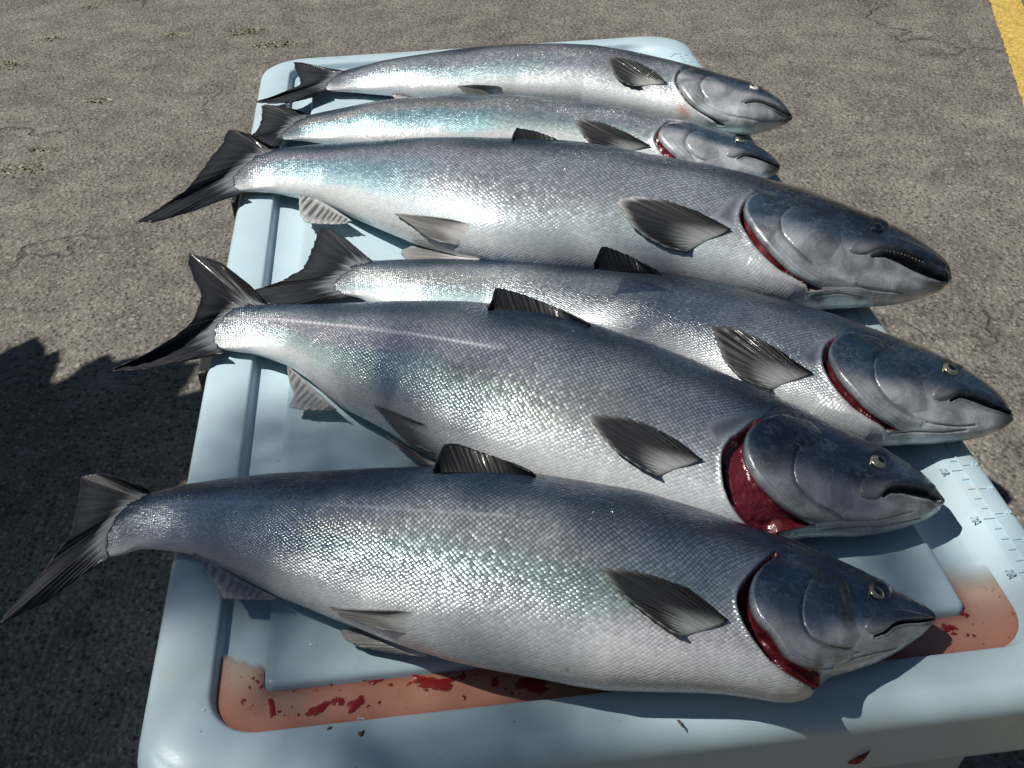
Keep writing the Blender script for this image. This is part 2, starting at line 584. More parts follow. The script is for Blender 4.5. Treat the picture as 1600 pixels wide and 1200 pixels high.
# tufts of moss in the cracks
MOSS_LABEL = ['larger of two touching moss tufts beyond the far left corner of the cooler', 'small moss tuft touching the larger one beyond the cooler',
              'oval moss tuft nearest the far left corner of the cooler', 'faint small moss tuft between the cooler corner and the left edge of the photo',
              'small moss tuft at the very top left of the asphalt', 'faint moss patch at upper left, right of the edge tuft', 'moss tuft cut by the left edge of the photo',
              'lone small moss tuft left of the farthest salmon', 'lowest moss tuft, left of the largest salmon tail', 'faint moss tuft just above the lowest one']
for (px, py), r in zip([(380, 51), (398, 47), (430, 70), (270, 55), (142, 12), (75, 62), (6, 103), (153, 158), (31, 265), (68, 235)],
                       [.05, .03, .055, .025, .025, .035, .055, .03, .05, .03]):
    c = unproj((px, py), 0)[0]
    V, Fc = [], []
    for i in range(int(1500 * r)):
        a, q = random.uniform(0, 6.28), r * math.sqrt(random.random())
        x, y = c[0] + q * math.cos(a) * 1.4, c[1] + q * math.sin(a) * (0.5 + 0.5 * random.random())
        hh = 0.002 + 0.006 * random.random() * (1 - q / r)
        a2 = random.uniform(0, 6.28)
        ww = 0.005
        k = len(V)
        V += [(x - ww * math.cos(a2), y - ww * math.sin(a2), 0.0), (x + ww * math.cos(a2), y + ww * math.sin(a2), 0.0),
              (x + random.uniform(-.006, .006), y + random.uniform(-.006, .006), hh)]
        Fc.append([k, k + 1, k + 2])
    o = mesh_obj('moss_tuft', V, Fc, MOSS, smooth=False)
    tag(o, MOSS_LABEL.pop(0), 'moss', 'moss tufts in the asphalt')

# ------------------------------------------------------------------ cooler
XR, YB, YF = 0.595, 0.652, -0.478
cooler = empty('cooler', (XR / 2, (YB + YF) / 2, 0))
tag(cooler, 'large pale blue fish cooler with a ruler moulded along its lid, carrying the salmon', 'cooler')


def rrect(x0, y0, x1, y1, r, nside=26, ncor=10):
    """rounded rectangle, counter-clockwise from the front-left, same vertex count for every size"""
    r = r if isinstance(r, (list, tuple)) else [r] * 4
    C = [(x0 + r[0], y0 + r[0], r[0], math.pi), (x1 - r[1], y0 + r[1], r[1], 1.5 * math.pi),
         (x1 - r[2], y1 - r[2], r[2], 0), (x0 + r[3], y1 - r[3], r[3], 0.5 * math.pi)]
    P = []
    for i, (cx, cy, rr, a0) in enumerate(C):
        arc = [(cx + rr * math.cos(a0 + t * math.pi / 2), cy + rr * math.sin(a0 + t * math.pi / 2)) for t in np.linspace(0, 1, ncor)]
        P += arc
        nx = C[(i + 1) % 4]
        e = (nx[0] + nx[2] * math.cos(nx[3]), nx[1] + nx[2] * math.sin(nx[3]))
        for t in np.linspace(0, 1, nside + 2)[1:-1]:
            P.append((arc[-1][0] + (e[0] - arc[-1][0]) * t, arc[-1][1] + (e[1] - arc[-1][1]) * t))
    return P


def notch(P):
    """the hinge notch in the far edge"""
    Q = []
    for x, y in P:
        if y > YB - 0.012 and 0.279 < x < 0.317:
            y = YB - 0.013
        Q.append((x, y))
    return Q


loops = []
NSD = 150


def outer(ins, z, rr=0.062):
    P = rrect(ins, YF + ins, XR - ins, YB - ins, [.040, .040, rr, rr], NSD)
    loops.append([(x, y, z) for x, y in notch(P)])


outer(0.006, -0.058)
outer(0.0005, -0.0575)
outer(0.0, -0.055)
RB = 0.017
for t in np.linspace(0, 1, 9):
    a = t * math.pi / 2
    ins = RB * (1 - math.cos(a))
    z = -RB * (1 - math.sin(a)) - 0.0015
    P = rrect(ins * .5, YF + ins, XR - ins * .32, YB - ins * .6, [.040, .040, .062 - ins * .5, .062 - ins * .5], NSD)
    loops.append([(x, y, z) for x, y in notch(P)])
P = rrect(.0115, YF + .020, XR - .0075, YB - .014, [.036, .036, .052, .052], NSD)
loops.append([(x, y, 0.0) for x, y in P])


def rec(i, z, wide=0.0):
    P = rrect(0.0395 + i, -0.443 + i, 0.566 - i * 0.6 - wide, 0.616 - i, [0.032 - i * .5, 0.034 - i * .5, 0.05, 0.03 - i * .5], NSD)
    loops.append([(x, y, z) for x, y in P])


rec(0.0, 0.0)
rec(0.0012, -0.0004)
rec(0.0024, -0.0016, 0.002)
rec(0.0036, -0.0045, 0.006)
rec(0.0046, -0.0078, 0.0105)
rec(0.0056, -0.0092, 0.013)
rec(0.0075, -0.0098, 0.014)


def plat(i, z):
    P = rrect(0.0725 + i, -0.4085 + i, 0.522 - i, 0.585 - i, [max(.007 - i, .002)] * 4, NSD)
    loops.append([(x, y, z) for x, y in P])


plat(-0.0006, -0.0098)
plat(0.0, -0.0090)
plat(0.0006, -0.0052)
plat(0.0016, -0.0034)
plat(0.0035, -0.0024)
plat(0.006, -0.0021)
nl = len(loops[0])
V = np.array([v for l in loops for v in l])
V[:, 2] += LZ
Fc = []
for i in range(len(loops) - 1):
    for j in range(nl):
        k = (j + 1) % nl
        Fc.append([i * nl + j, i * nl + k, (i + 1) * nl + k, (i + 1) * nl + j])
Fc.append(list(range((len(loops) - 1) * nl, len(loops) * nl)))
lid = mesh_obj('lid', V, Fc, LID, cooler)

# the tub below the lid
tl = []
for ins, z, r in ((0.075, 0.0, .05), (0.068, 0.01, .05), (0.030, 0.555, .05), (0.030, 0.566, .05), (0.012, 0.569, .058), (0.012, 0.5725, .058)):
    tl.append([(x, y, z) for x, y in rrect(ins, YF + ins, XR - ins, YB - ins, r)])
nt = len(tl[0])
Fc = [[i * nt + j, i * nt + (j + 1) % nt, (i + 1) * nt + (j + 1) % nt, (i + 1) * nt + j] for i in range(len(tl) - 1) for j in range(nt)]
Fc.append(list(range(nt))[::-1])
mesh_obj('tub', [v for l in tl for v in l], Fc, TUB, cooler)


def box(name, x0, y0, z0, x1, y1, z1, mat, parent, bev=0.0):
    bm = bmesh.new()
    bmesh.ops.create_cube(bm, size=1)
    for v in bm.verts:
        v.co = ((x0 + x1) / 2 + v.co.x * (x1 - x0), (y0 + y1) / 2 + v.co.y * (y1 - y0), (z0 + z1) / 2 + v.co.z * (z1 - z0))
    if bev:
        bmesh.ops.bevel(bm, geom=bm.edges[:], offset=bev, segments=2, affect='EDGES', profile=0.5)
    me = bpy.data.meshes.new(name)
    bm.to_mesh(me)
    bm.free()
    me.materials.append(mat)
    o = bpy.data.objects.new(name, me)
    COL.objects.link(o)
    if parent:
        o.parent = parent
        o.matrix_parent_inverse = Matrix.Translation(-parent.location)
    return o


for yl in (-0.056, 0.263):
    box('latch', -0.011, yl, LZ - 0.095, -0.0005, yl + 0.027, LZ - 0.018, RUBBER, cooler, 0.003)
for xh in (0.16, 0.39):
    box('drain_handle', xh, YF - 0.022, LZ - 0.20, xh + 0.10, YF + 0.03, LZ - 0.17, RUBBER, cooler, 0.006)

# ruler moulded along the right-hand rim: a long ridge, inch marks outside, centimetre marks inside, numerals
RX = 0.5758
box('ruler_ridge', RX - .0007, -0.455, LZ - .0005, RX + .0007, 0.566, LZ + .0010, LID, cooler, 0.0003)
y12 = -0.281
k = -6
inch, cm = [], []
src = {}


def mark(name, x0, y, x1):
    key = (name, round(x1 - x0, 4))
    if key not in src:
        src[key] = box(name, -(x1 - x0) / 2, -.0005, -.0005, (x1 - x0) / 2, .0005, .0009, LID, None, 0.0002).data
        o = bpy.data.objects[-1] if False else [q for q in COL.objects if q.data == src[key]][0]
    else:
        o = bpy.data.objects.new(name, src[key])
        COL.objects.link(o)
    o.location = ((x0 + x1) / 2, y, LZ)
    o.parent = cooler
    o.matrix_parent_inverse = Matrix.Translation(-cooler.location)


def numeral(txt, x, y, size=0.0078):
    cu = bpy.data.curves.new('numeral', 'FONT')
    cu.body = txt
    cu.size = size
    cu.extrude = 0.0005
    cu.align_x = 'CENTER'
    cu.align_y = 'CENTER'
    t = bpy.data.objects.new('numeral_source', cu)
    COL.objects.link(t)
    dg = bpy.context.evaluated_depsgraph_get()
    me = bpy.data.meshes.new_from_object(t.evaluated_get(dg))
    bpy.data.objects.remove(t)
    me.materials.clear()
    me.materials.append(LID)
    me.name = 'numeral'
    o = bpy.data.objects.new('numeral', me)
    COL.objects.link(o)
    o.location = (x, y, LZ + 0.0004)
    o.parent = cooler
    o.matrix_parent_inverse = Matrix.Translation(-cooler.location)


for i in range(6, 46):
    y = y12 + (i - 12) * 0.0254
    if -0.45 < y < 0.565:
        mark('inch_mark', RX + .0012, y, RX + .0066)
        if y < -0.20 or 0.10 < y < .16 or y > 0.5:
            numeral(str(i), RX + .0104, y, 0.0050)
for i in range(14, 116):
    y = y12 + (i - 12 * 2.54) * 0.01
    if -0.45 < y < 0.565 and (y < -0.18 or y > 0.48 or 0.0 < y < 0.16):
        five = i % 5 == 0
        mark('centimetre_mark', RX - (.0095 if five else .0065), y, RX - .0012)
        if five:
            numeral(str(i), RX - .0150, y, 0.0068)


# ------------------------------------------------------------------ salmon
GROUP = 'salmon laid out in a row on the cooler lid'


def pad(P):
    return np.asarray(P, float)


def bvh_cast(bvh, px):
    """where the camera sees these pixels on a fish; falls back to the nearest skin"""
    D = raydir(px)
    P, Nn, I = [], [], []
    for d, q in zip(D, np.atleast_2d(px)):
        h = bvh.ray_cast(Vector(CAM), Vector(d))
        if h[0] is None:
            a = unproj(q, LZ + 0.03)[0]
            h = bvh.find_nearest(Vector(a))
        P.append(h[0])
        nn = h[1]
        Nn.append(nn if nn.dot(Vector(d)) < 0 else -nn)
        I.append(h[2])
    return np.array(P), np.array(Nn), np.array(I)


def head_shade(F, wv, px):
    """pigment of head and body at girth fraction wv (0 back, 1 belly) and pixel px"""
    n = len(wv)
    c = np.zeros((n, 3))
    u = F['_u']
    # body
    back = np.array([0.022, 0.032, 0.052])
    blue = np.array([0.10, 0.15, 0.215])
    silver = np.array([0.50, 0.535, 0.57])
    belly = np.array([0.66, 0.66, 0.65])
    return back, blue, silver, belly


def lerp(a, b, t):
    return a + (b - a) * np.asarray(t)[:, None]


def pigment(F, t, wv, px, headmask):
    n = len(wv)
    rs = np.random.default_rng(F['seed'])
    ph = rs.uniform(0, 6.28, 8)
    wob = 0.018 * np.sin(t * 23 + ph[0]) + 0.012 * np.sin(t * 57 + ph[1]) + 0.01 * np.sin(wv * 30 + t * 31 + ph[2])
    x = wv + wob + F.get('shift', 0)
    one = np.ones((n, 1))
    c = one * np.array([0.030, 0.027, 0.046])
    c = lerp(c, one * np.array([0.022, 0.048, 0.098]), ss(0.17, 0.26, x))
    c = lerp(c, one * np.array([0.068, 0.112, 0.165]), ss(0.25, 0.38, x))
    c = lerp(c, one * np.array([0.60, 0.65, 0.675]), ss(0.35, 0.54, x))
    c = lerp(c, one * np.array([0.71, 0.745, 0.755]), ss(0.62, 0.82, x))
    # iridescent sheen of the flank, painted into the colour as fixed bands
    for (t0, t1, w0, w1, colr, k) in F.get('tint', []):
        m = ss(t0 - .06, t0 + .04, t) * (1 - ss(t1 - .04, t1 + .08, t)) * ss(w0 - .06, w0 + .03, x) * (1 - ss(w1 - .03, w1 + .06, x))
        c = lerp(c, c * np.array(colr), m * k)
    # head: dark crown, grey-blue cheek, pale jaw
    h = one * np.array([0.007, 0.012, 0.022])
    h = lerp(h, one * np.array(F.get('cheek', (0.055, 0.078, 0.11))) * np.array([.62, .80, .92]), ss(0.20, 0.46, x))
    h = lerp(h, one * np.array([0.060, 0.092, 0.125]), ss(0.46, 0.64, x) * .7)
    jw = F.get('jaw', 0.66)
    h = lerp(h, one * np.array([0.37, 0.385, 0.41]), ss(jw - .09, jw + .05, x))
    h = lerp(h, one * np.array([0.50, 0.54, 0.55]), ss(jw + .1, jw + .2, x))
    tip = np.asarray(F['top'][-1])
    dt = np.linalg.norm(px - tip, axis=1)
    h = lerp(h, one * np.array([0.02, 0.024, 0.03]), (1 - ss(6, F.get('tipr', 40), dt)) * .9)
    return lerp(c, h, headmask)


def fin_grid(base, edge, ns, nt, rag=0.03, seed=0, jit=0.0):
    """pixel grid of a fin: base[s] -> edge[s]"""
    B = resample(base, ns)
    E = gsmooth(resample(edge, ns), 0.8)
    r = np.random.default_rng(seed)
    if jit:
        tow = B - E
        B = B + tow / np.linalg.norm(tow, axis=1, keepdims=True) * (jit * gsmooth(r.uniform(-1, 1, ns), .7) * np.sin(np.linspace(0, math.pi, ns)))[:, None]
    k = 1 - rag * r.random(ns) * np.sin(np.linspace(0.0, math.pi, ns)) ** 0.3
    E = B + (E - B) * k[:, None]
    t = np.linspace(0, 1, nt)
    G = B[:, None] * (1 - t[None, :, None]) + E[:, None] * t[None, :, None]
    s = np.repeat(np.linspace(0, 1, ns)[:, None], nt, 1)
    T = np.repeat(t[None], ns, 0)
    return G.reshape(-1, 2), s.ravel(), T.ravel()


def fin_mesh(name, P, s, t, ns, nt, cols, parent, flip=False, thick=0.0009):
    Fc = [[i * nt + j, (i + 1) * nt + j, (i + 1) * nt + j + 1, i * nt + j + 1] for i in range(ns - 1) for j in range(nt - 1)]
    o = mesh_obj(name, P, Fc, FIN, parent, np.stack([s, t], 1), {'col': cols})
    m = o.modifiers.new('thickness', 'SOLIDIFY')
    m.thickness = thick
    m.offset = 0
    return o


def fin_cols(kind, s, t, n, tipw=.3):
    one = np.ones((n, 1))
    if kind == 'tail':
        c = one * np.array([0.016, 0.017, 0.021])
        c = lerp(c, one * np.array([0.040, 0.041, 0.044]), ss(.25, .8, t) * (1 - ss(.85, 1, t)) * .7)
        c = lerp(c, one * np.array([0.018, 0.019, 0.022]), np.maximum(1 - ss(0, .14, s), ss(.86, 1, s)))
    elif kind == 'dorsal':
        c = one * np.array([0.007, 0.008, 0.009])
        c = lerp(c, one * np.array([0.014, 0.014, 0.016]), ss(.3, .9, s) * .8)
    elif kind == 'pectoral':
        c = one * np.array([0.36, 0.37, 0.37])
        dark = ss(-.06, .44, t + (.40 - s) * .70)
        c = lerp(c, one * np.array([0.022, 0.023, 0.026]), dark * .97)
        c = lerp(c, one * np.array([0.018, 0.018, 0.02]), 1 - ss(.04, .12, s))
        c = lerp(c, one * np.array([0.40, 0.40, 0.39]), ss(.88, .99, t) * ss(.15, .35, s) * tipw)
    elif kind == 'pelvic':
        c = one * np.array([0.62, 0.62, 0.61])
        c = lerp(c, one * np.array([0.085, 0.085, 0.085]), ss(.12, .6, t) * .8)
        c = lerp(c, one * np.array([0.30, 0.31, 0.30]), ss(.85, 1, t) * .6)
    else:
        c = one * np.array([0.40, 0.41, 0.41])
        band = ss(.05, .25, t) * (1 - ss(.62, .97, t)) * np.clip(.5 + .6 * np.sin(s * 6.283 * 11 + 2 * np.sin(s * 9)), .12, 1)
        c = lerp(c, one * np.array([0.05, 0.047, 0.05]), band * tipw)
    return c


def patch(name, F, bvh, sharp, soft, hs, ws, wl, mat, parent, colfn, step=3.0, skirt=0.004, bow=0.0):
    """a plate lying on the head: a crisp raised edge along `sharp`, melting into the skin along `soft`"""
    sharp, soft = pad(sharp), pad(soft)
    sharp = gsmooth(resample(sharp, 60), 1.5)
    loop = np.vstack([sharp, resample(np.vstack([sharp[-1:], soft, sharp[:1]]), 40)[1:-1]]) if len(soft) else sharp
    per = cumlen(np.vstack([loop, loop[:1]]))[-1]
    bd = resample(loop, max(24, int(per / step)), True)
    lo, hi = bd.min(0), bd.max(0)
    gx, gy = np.meshgrid(np.arange(lo[0], hi[0], step), np.arange(lo[1], hi[1], step * .87))
    gx[1::2] += step / 2
    q = np.stack([gx.ravel(), gy.ravel()], 1)
    q = q[inside(q, bd)]
    q = q[dist_poly(q, bd, True) > step * .6]
    pts = np.vstack([bd, q])
    r = delaunay_2d_cdt([Vector(p) for p in pts], [], [list(range(len(bd)))], 1, 1e-4)
    pv = np.array([tuple(v) for v in r[0]])
    tris = [list(f) for f in r[2]]
    P, Nn, I = bvh_cast(bvh, pv)
    nrm = F['_nrm'][F['_fv'][I]]
    ds = dist_poly(pv, sharp)
    h = hs * ss(-ws * .35, ws, ds)
    if len(soft):
        dl = dist_poly(pv, np.vstack([sharp[-1:], soft, sharp[:1]]))
        h = h * ss(0, wl, dl) - .0007 * (1 - ss(0, 7, dl))
    if bow:
        h = h + bow * ss(0, 30, ds)
    P2 = P + nrm * h[:, None]
    wv, tt = F['_w'][F['_fv'][I]], F['_tt'][F['_fv'][I]]
    if colfn is None:
        fv = F['_fv'][I]
        cols, msk = F['_col'][fv].copy(), F['_msk'][fv].copy()
        e_ = np.exp(-(ds / 9) ** 2)
        bad = inside(pv, F['_gap'])
        cols[bad] = (.62, .57, .57)
        msk[bad] = (0, 0, .1, 1)
        cols = lerp(cols, np.ones((len(cols), 1)) * np.array([.66, .58, .58]), .7 * e_)
        msk[:, 0] *= 1 - ss(.2, .8, e_)
    else:
        cols, msk = colfn(tt, wv, pv)
    # skirt below the rim
    cnt = {}
    for f in tris:
        for a, b in zip(f, f[1:] + f[:1]):
            cnt[(a, b)] = 1
    be = [(a, b) for (a, b) in cnt if (b, a) not in cnt]
    nv0 = len(P2)
    mp = {}
    extra, esrc = [], []
    for a, b in be:
        for v in (a, b):
            if v not in mp:
                if len(soft):
                    pass
                mp[v] = nv0 + len(extra)
                extra.append(P2[v] - nrm[v] * (skirt + h[v]))
                esrc.append(v)
        tris.append([b, a, mp[a], mp[b]])
    P2 = np.vstack([P2, np.array(extra)])
    cols = np.vstack([cols, cols[esrc] * .6])
    msk = np.vstack([msk, msk[esrc]])
    uv = np.vstack([pv, pv[esrc]]) / 7.0
    return mesh_obj(name, P2, tris, mat, parent, uv, {'col': cols, 'msk': msk})


def dome(name, c, nrm, r, h, mat, parent, seg=24, rings=7, sink=0.15):
    """a low dome: eyeball, pupil"""
    z = Vector(nrm).normalized()
    x = z.orthogonal().normalized()
    y = z.cross(x)
    V, Fc = [], []
    for i in range(rings + 1):
        a = i / rings * math.pi / 2
        for j in range(seg):
            b = j / seg * 2 * math.pi
            q = Vector(c) + (x * math.cos(b) + y * math.sin(b)) * (r * math.cos(a)) + z * (h * math.sin(a) - h * sink)
            V.append(tuple(q))
    for i in range(rings):
        for j in range(seg):
            k = (j + 1) % seg
            Fc.append([i * seg + j, i * seg + k, (i + 1) * seg + k, (i + 1) * seg + j])
    return mesh_obj(name, V, Fc, mat, parent)


def build_salmon(F):
    top, bot = pad(F['top']), pad(F['bot'])
    topd, botd = gsmooth(resample(top, 900), F.get('sm', 2.6)), gsmooth(resample(bot, 900), F.get('sm', 2.6))
    base = LZ + F.get('base', 0.0)
    NS, NV, NU = 560, 104, 40
    f = np.linspace(0, 1, NS)
    t = 1 - (1 - f) ** 1.35                 # finer towards the head
    t = 0.5 * (t + f)
    t = np.where(t > .985, .985 + .015 * np.sin((t - .985) / .015 * math.pi / 2), t)

    def at(px, z):
        W = unproj(px, z)
        s = cumlen(W)
        s /= s[-1]
        return np.stack([np.interp(t, s, px[:, i]) for i in (0, 1)], 1)
    tp, bp = at(topd, base + .03), at(botd, base + .03)
    zc = np.full(NS, base + .03)
    kk = np.interp(t, [0, .02, .045, .10, .2, .5, .72, .85, 1], F.get('k', [.05, .08, .17, .34, .45, .50, .50, .50, .50]))
    for it in range(5):
        T, B = unproj(tp, zc), unproj(bp, zc)
        s = np.linalg.norm(T - B, axis=1) / 2
        c = (T + B) / 2
        d = (T - B) / np.maximum(2 * s, 1e-6)[:, None]
        d[0], d[-1] = d[2], d[-3]
        v = CAM - c
        cot = np.abs((v * d).sum(1)) / v[:, 2]
        a = s / np.sqrt(1 + (kk * cot) ** 2)
        b = gsmooth(kk * a, 6)
        zb = base + np.maximum(b * .90, .010)
        i8 = np.searchsorted(t, .80)
        zb[i8:] = np.maximum(zb[i8:], base + b[i8] * .90 * (1 - .46 * ss(.78, 1, t[i8:])))
        zc = gsmooth(zb, 14, False)
    b = np.maximum(b, 0.0008)
    d = gsmooth(d, 3, False)
    d /= np.linalg.norm(d, axis=1, keepdims=True)
    phi = np.concatenate([np.linspace(0, math.pi, NV), np.linspace(math.pi, 2 * math.pi, NU + 2)[1:-1]])
    NP = len(phi)
    cp, sp = np.cos(phi), np.sin(phi)
    cp = np.sign(cp) * np.abs(cp) ** .96
    sp = np.where(sp > 0, np.abs(sp) ** .96, -np.abs(sp) ** .8 * .90)
    P = c[:, None] + d[:, None] * (a[:, None] * cp)[..., None]
    P[..., 2] += b[:, None] * sp
    # normals
    def normals(P):
        du = np.gradient(P, axis=0)
        dvv = np.roll(P, -1, 1) - np.roll(P, 1, 1)
        n = np.cross(du, dvv)
        n /= np.maximum(np.linalg.norm(n, axis=2, keepdims=True), 1e-12)
        sg = np.sign(((P - c[:, None]) * n).sum(2).mean())
        return n * sg
    Nn = normals(P)
    tt = np.repeat(t[:, None], NP, 1)
    wv = np.repeat(np.where(phi <= math.pi, phi / math.pi, (2 * math.pi - phi) / math.pi)[None], NS, 0)
    vis = np.repeat((phi <= math.pi)[None], NS, 0)
    # faint muscle relief
    rs = np.random.default_rng(F['seed'])
    rel = np.zeros((NS, NP))
    for _ in range(9):
        rel += np.sin(tt * rs.uniform(8, 38) + wv * rs.uniform(-9, 9) + rs.uniform(0, 6.28))
    rel *= np.sin(np.clip(wv, 0, 1) * math.pi) * ss(0.05, .2, tt) * vis
    P = P + Nn * (rel * 0.00030)[..., None]
    px = proj(P)
    Fi = [[i * NP + j, i * NP + (j + 1) % NP, (i + 1) * NP + (j + 1) % NP, (i + 1) * NP + j] for i in range(NS - 1) for j in range(NP)]
    smooth_bvh = BVHTree.FromPolygons(P.reshape(-1, 3).tolist(), Fi, epsilon=0.0)
    F['_fv'] = np.array([q[0] for q in Fi])
    F['_nrm'] = Nn.reshape(-1, 3)
    F['_w'], F['_tt'] = wv.ravel(), tt.ravel()
    # ---- head relief
    flat = px.reshape(-1, 2)
    hsel = np.where((tt.ravel() > .55) & vis.ravel())[0]
    hp = flat[hsel]
    disp = np.zeros(NS * NP)
    hm = np.zeros(NS * NP)
    dark = .38 * (1 - ss(.02, .11, tt.ravel())) + .45 * (1 - ss(.002, .045, tt.ravel() + .010 * np.sin(wv.ravel() * 55) + .006 * np.sin(wv.ravel() * 131)))
    redm = np.zeros(NS * NP)
    ope, shd = pad(F['operc']), pad(F['shoulder'])
    opc = gsmooth(resample(ope, 60), 1.5)
    shc = gsmooth(resample(shd, 60), 1.5)
    inner = pad(F['gap_in']) if 'gap_in' in F else opc + np.array([9, 0.0])
    gap = np.vstack([shc, inner[::-1]])
    dg = dist_poly(hp, gap, True)
    ins = inside(hp, gap)
    F['_gap'] = gap
    gd = F.get('gapdepth', .010)
    disp[hsel] -= np.where(ins, gd * ss(0, F.get('gapw', 7), dg), 0)
    ds = dist_poly(hp, shc)
    disp[hsel] += np.where(~ins, .0012 * np.exp(-(ds / 5) ** 2), 0)
    redm[hsel] = np.where(ins, ss(0.5, 2.5, dg), 0)
    # head mask: everything ahead of the shoulder edge
    ext = np.vstack([shc[0] + (shc[0] - shc[6]) * 3, shc, shc[-1] + (shc[-1] - shc[-7]) * 6])
    order = np.argsort(ext[:, 1])
    xb = np.interp(flat[:, 1], ext[order, 1], ext[order, 0])
    xo = np.interp(flat[:, 1], opc[np.argsort(opc[:, 1]), 1], opc[np.argsort(opc[:, 1]), 0])
    hm = ss(-6, 4, flat[:, 0] - np.minimum(xb, xo + 200)) * (tt.ravel() > .6)
    # nape band: dark skin behind the gill cover near the back
    nape = pad(F['nape']) if 'nape' in F else None
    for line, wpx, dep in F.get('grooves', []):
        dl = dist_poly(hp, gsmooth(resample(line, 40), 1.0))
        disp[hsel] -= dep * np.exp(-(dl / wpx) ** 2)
        dark[hsel] = np.maximum(dark[hsel], .45 * np.exp(-(dl / (wpx * .8)) ** 2))  # crease shade painted into the colour along each groove
    mo = pad(F['mouth'])
    ml = gsmooth(resample(mo[:, :2], 60), 1.0)
    mw = np.interp(np.linspace(0, 1, 60), np.linspace(0, 1, len(mo)), mo[:, 2])
    dd = np.linalg.norm(hp[:, None] - ml[None], axis=2)
    j = dd.argmin(1)
    q = dd[np.arange(len(hp)), j] / mw[j]
    m = 1 - ss(.45, 1.25, q)
    disp[hsel] -= F.get('mouthdepth', .006) * m
    dark[hsel] = np.maximum(dark[hsel], .97 * (1 - ss(.7, 1.35, q)))  # shade inside the mouth slit painted dark in the colour
    # lips
    disp[hsel] += .0010 * np.exp(-((q - 1.8) / .5) ** 2)
    ex, ey, er = F['eye'][:3]
    de = np.linalg.norm(hp - np.array([ex, ey]), axis=1)
    disp[hsel] -= .0016 * (1 - ss(er * .6, er * 1.15, de))
    disp[hsel] += .0007 * np.exp(-((de - er * 1.35) / (er * .25)) ** 2)
    dark[hsel] = np.maximum(dark[hsel], .6 * np.exp(-((de - er * 1.05) / (er * .18)) ** 2))
    Pc = P.reshape(-1, 3) + F['_nrm'] * disp[:, None]
    # ---- pigment
    colr = pigment(F, F['_tt'], F['_w'], flat, hm)
    for sx, sy, sr, sc, kf in F.get('spots', []):
        m = np.exp(-(((flat[:, 0] - sx) ** 2 + (flat[:, 1] - sy) ** 2) / sr ** 2)) * kf * vis.ravel()
        colr = lerp(colr, np.ones((len(colr), 1)) * np.array(sc), m)
    if nape is not None:
        mi = inside(flat, nape)
        dn = dist_poly(flat, nape, True)
        colr = lerp(colr, np.ones((len(colr), 1)) * np.array([0.035, 0.045, 0.06]), np.where(mi, ss(0, 16, dn), 0) * vis.ravel() * .6)
    colr = lerp(colr, np.ones((len(colr), 1)) * np.array([0.006, 0.007, 0.009]), dark)
    colr = lerp(colr, np.ones((len(colr), 1)) * np.array([0.06, 0.008, 0.012]), redm)
    lat = F.get('lateral')
    scl = (1 - hm) * ss(.0, .05, F['_tt']) * (1 - .8 * redm)
    if nape is not None:
        scl = scl * (1 - np.where(mi, ss(0, 5, dn), 0))
    # belly scales sink into white skin towards the shoulder
    scl = scl * (1 - .55 * ss(.70, .9, F['_w']))
    if lat is not None:
        dl = dist_poly(flat, gsmooth(resample(lat[0], 60), 1.5))
        dash = .5 + .5 * np.sin(flat[:, 0] * 6.283 / 7.0)
        scl = scl * (1 - .7 * np.exp(-(dl / 2.0) ** 2))
        colr = lerp(colr, np.ones((len(colr), 1)) * np.array([.90, .90, .92]), lat[1] * .7 * np.exp(-(dl / 1.7) ** 2) * (.1 + .9 * dash) * vis.ravel())
    lt = np.zeros(NS * NP)
    if lat is not None:
        lt = lat[1] * np.exp(-(dl / 2.0) ** 2) * (.4 + .6 * dash) * vis.ravel()
    met = (.10 + .62 * ss(.16, .42, F['_w']) * (1 - .95 * ss(.62, .86, F['_w']))) * (1 - hm) + hm * .15
    met = met * (1 - lt)
    met = np.maximum(met, .38 * ss(.10, .16, F['_w']) * (1 - ss(.20, .28, F['_w'])) * (1 - hm))
    msk = np.stack([scl, hm * (1 - dark), met, F['_w']], 1)
    # scale lattice coordinates
    seg = np.concatenate([[0], np.cumsum(np.linalg.norm(np.diff(c, axis=0), axis=1))])
    U = np.repeat((t * .35 + seg / seg[-1] * .65)[:, None], NP, 1) * F.get('rows', 150)
    Vv = np.repeat((phi / math.pi)[None], NS, 0) * F.get('cols', 58)
    uv = np.stack([U.ravel(), Vv.ravel()], 1)
    # ---- objects
    cen = c[NS // 2]
    root = empty('salmon', (cen[0], cen[1], base))
    tag(root, F['label'], 'salmon', GROUP)
    body = mesh_obj('body', Pc, Fi, SKIN, root, uv, {'col': colr, 'msk': msk})
    deep_bvh = BVHTree.FromPolygons(Pc.tolist(), Fi, epsilon=0.0)

    def headcol(mul=1.0, headv=1.0, rim=None):
        def fn(tv, wv_, pv):
            cc = pigment(F, tv, wv_, pv, np.full(len(wv_), 1.0)) * mul
            dpre = dist_poly(pv, gsmooth(resample(F['preop'], 60), 1.5))
            if rim == 'cover':
                cc = cc * (1 - .55 * np.exp(-(dpre / 4) ** 2))[:, None]  # shadow behind the cheek plate, painted as a dark line
                dop = dist_poly(pv, opc)
                cc = lerp(cc, np.ones((len(cc), 1)) * np.array([.30, .33, .36]), .55 * np.exp(-((dop - 2) / 2.2) ** 2) * ss(.3, .6, wv_))
                stri = (.5 + .5 * np.sin(dop * 6.283 / 6.0)) * (1 - ss(8, 32, dop)) * ss(.62, .75, wv_)
                cc = cc * (1 - .35 * stri)[:, None]
            elif rim == 'cheek':
                cc = lerp(cc, np.ones((len(cc), 1)) * np.array([.26, .29, .32]), .4 * np.exp(-((dpre - 1.5) / 2.5) ** 2))
            return cc, np.tile([0.0, headv, .18, 1.0], (len(wv_), 1))
        return fn
    inner_r = resample(inner, 60)
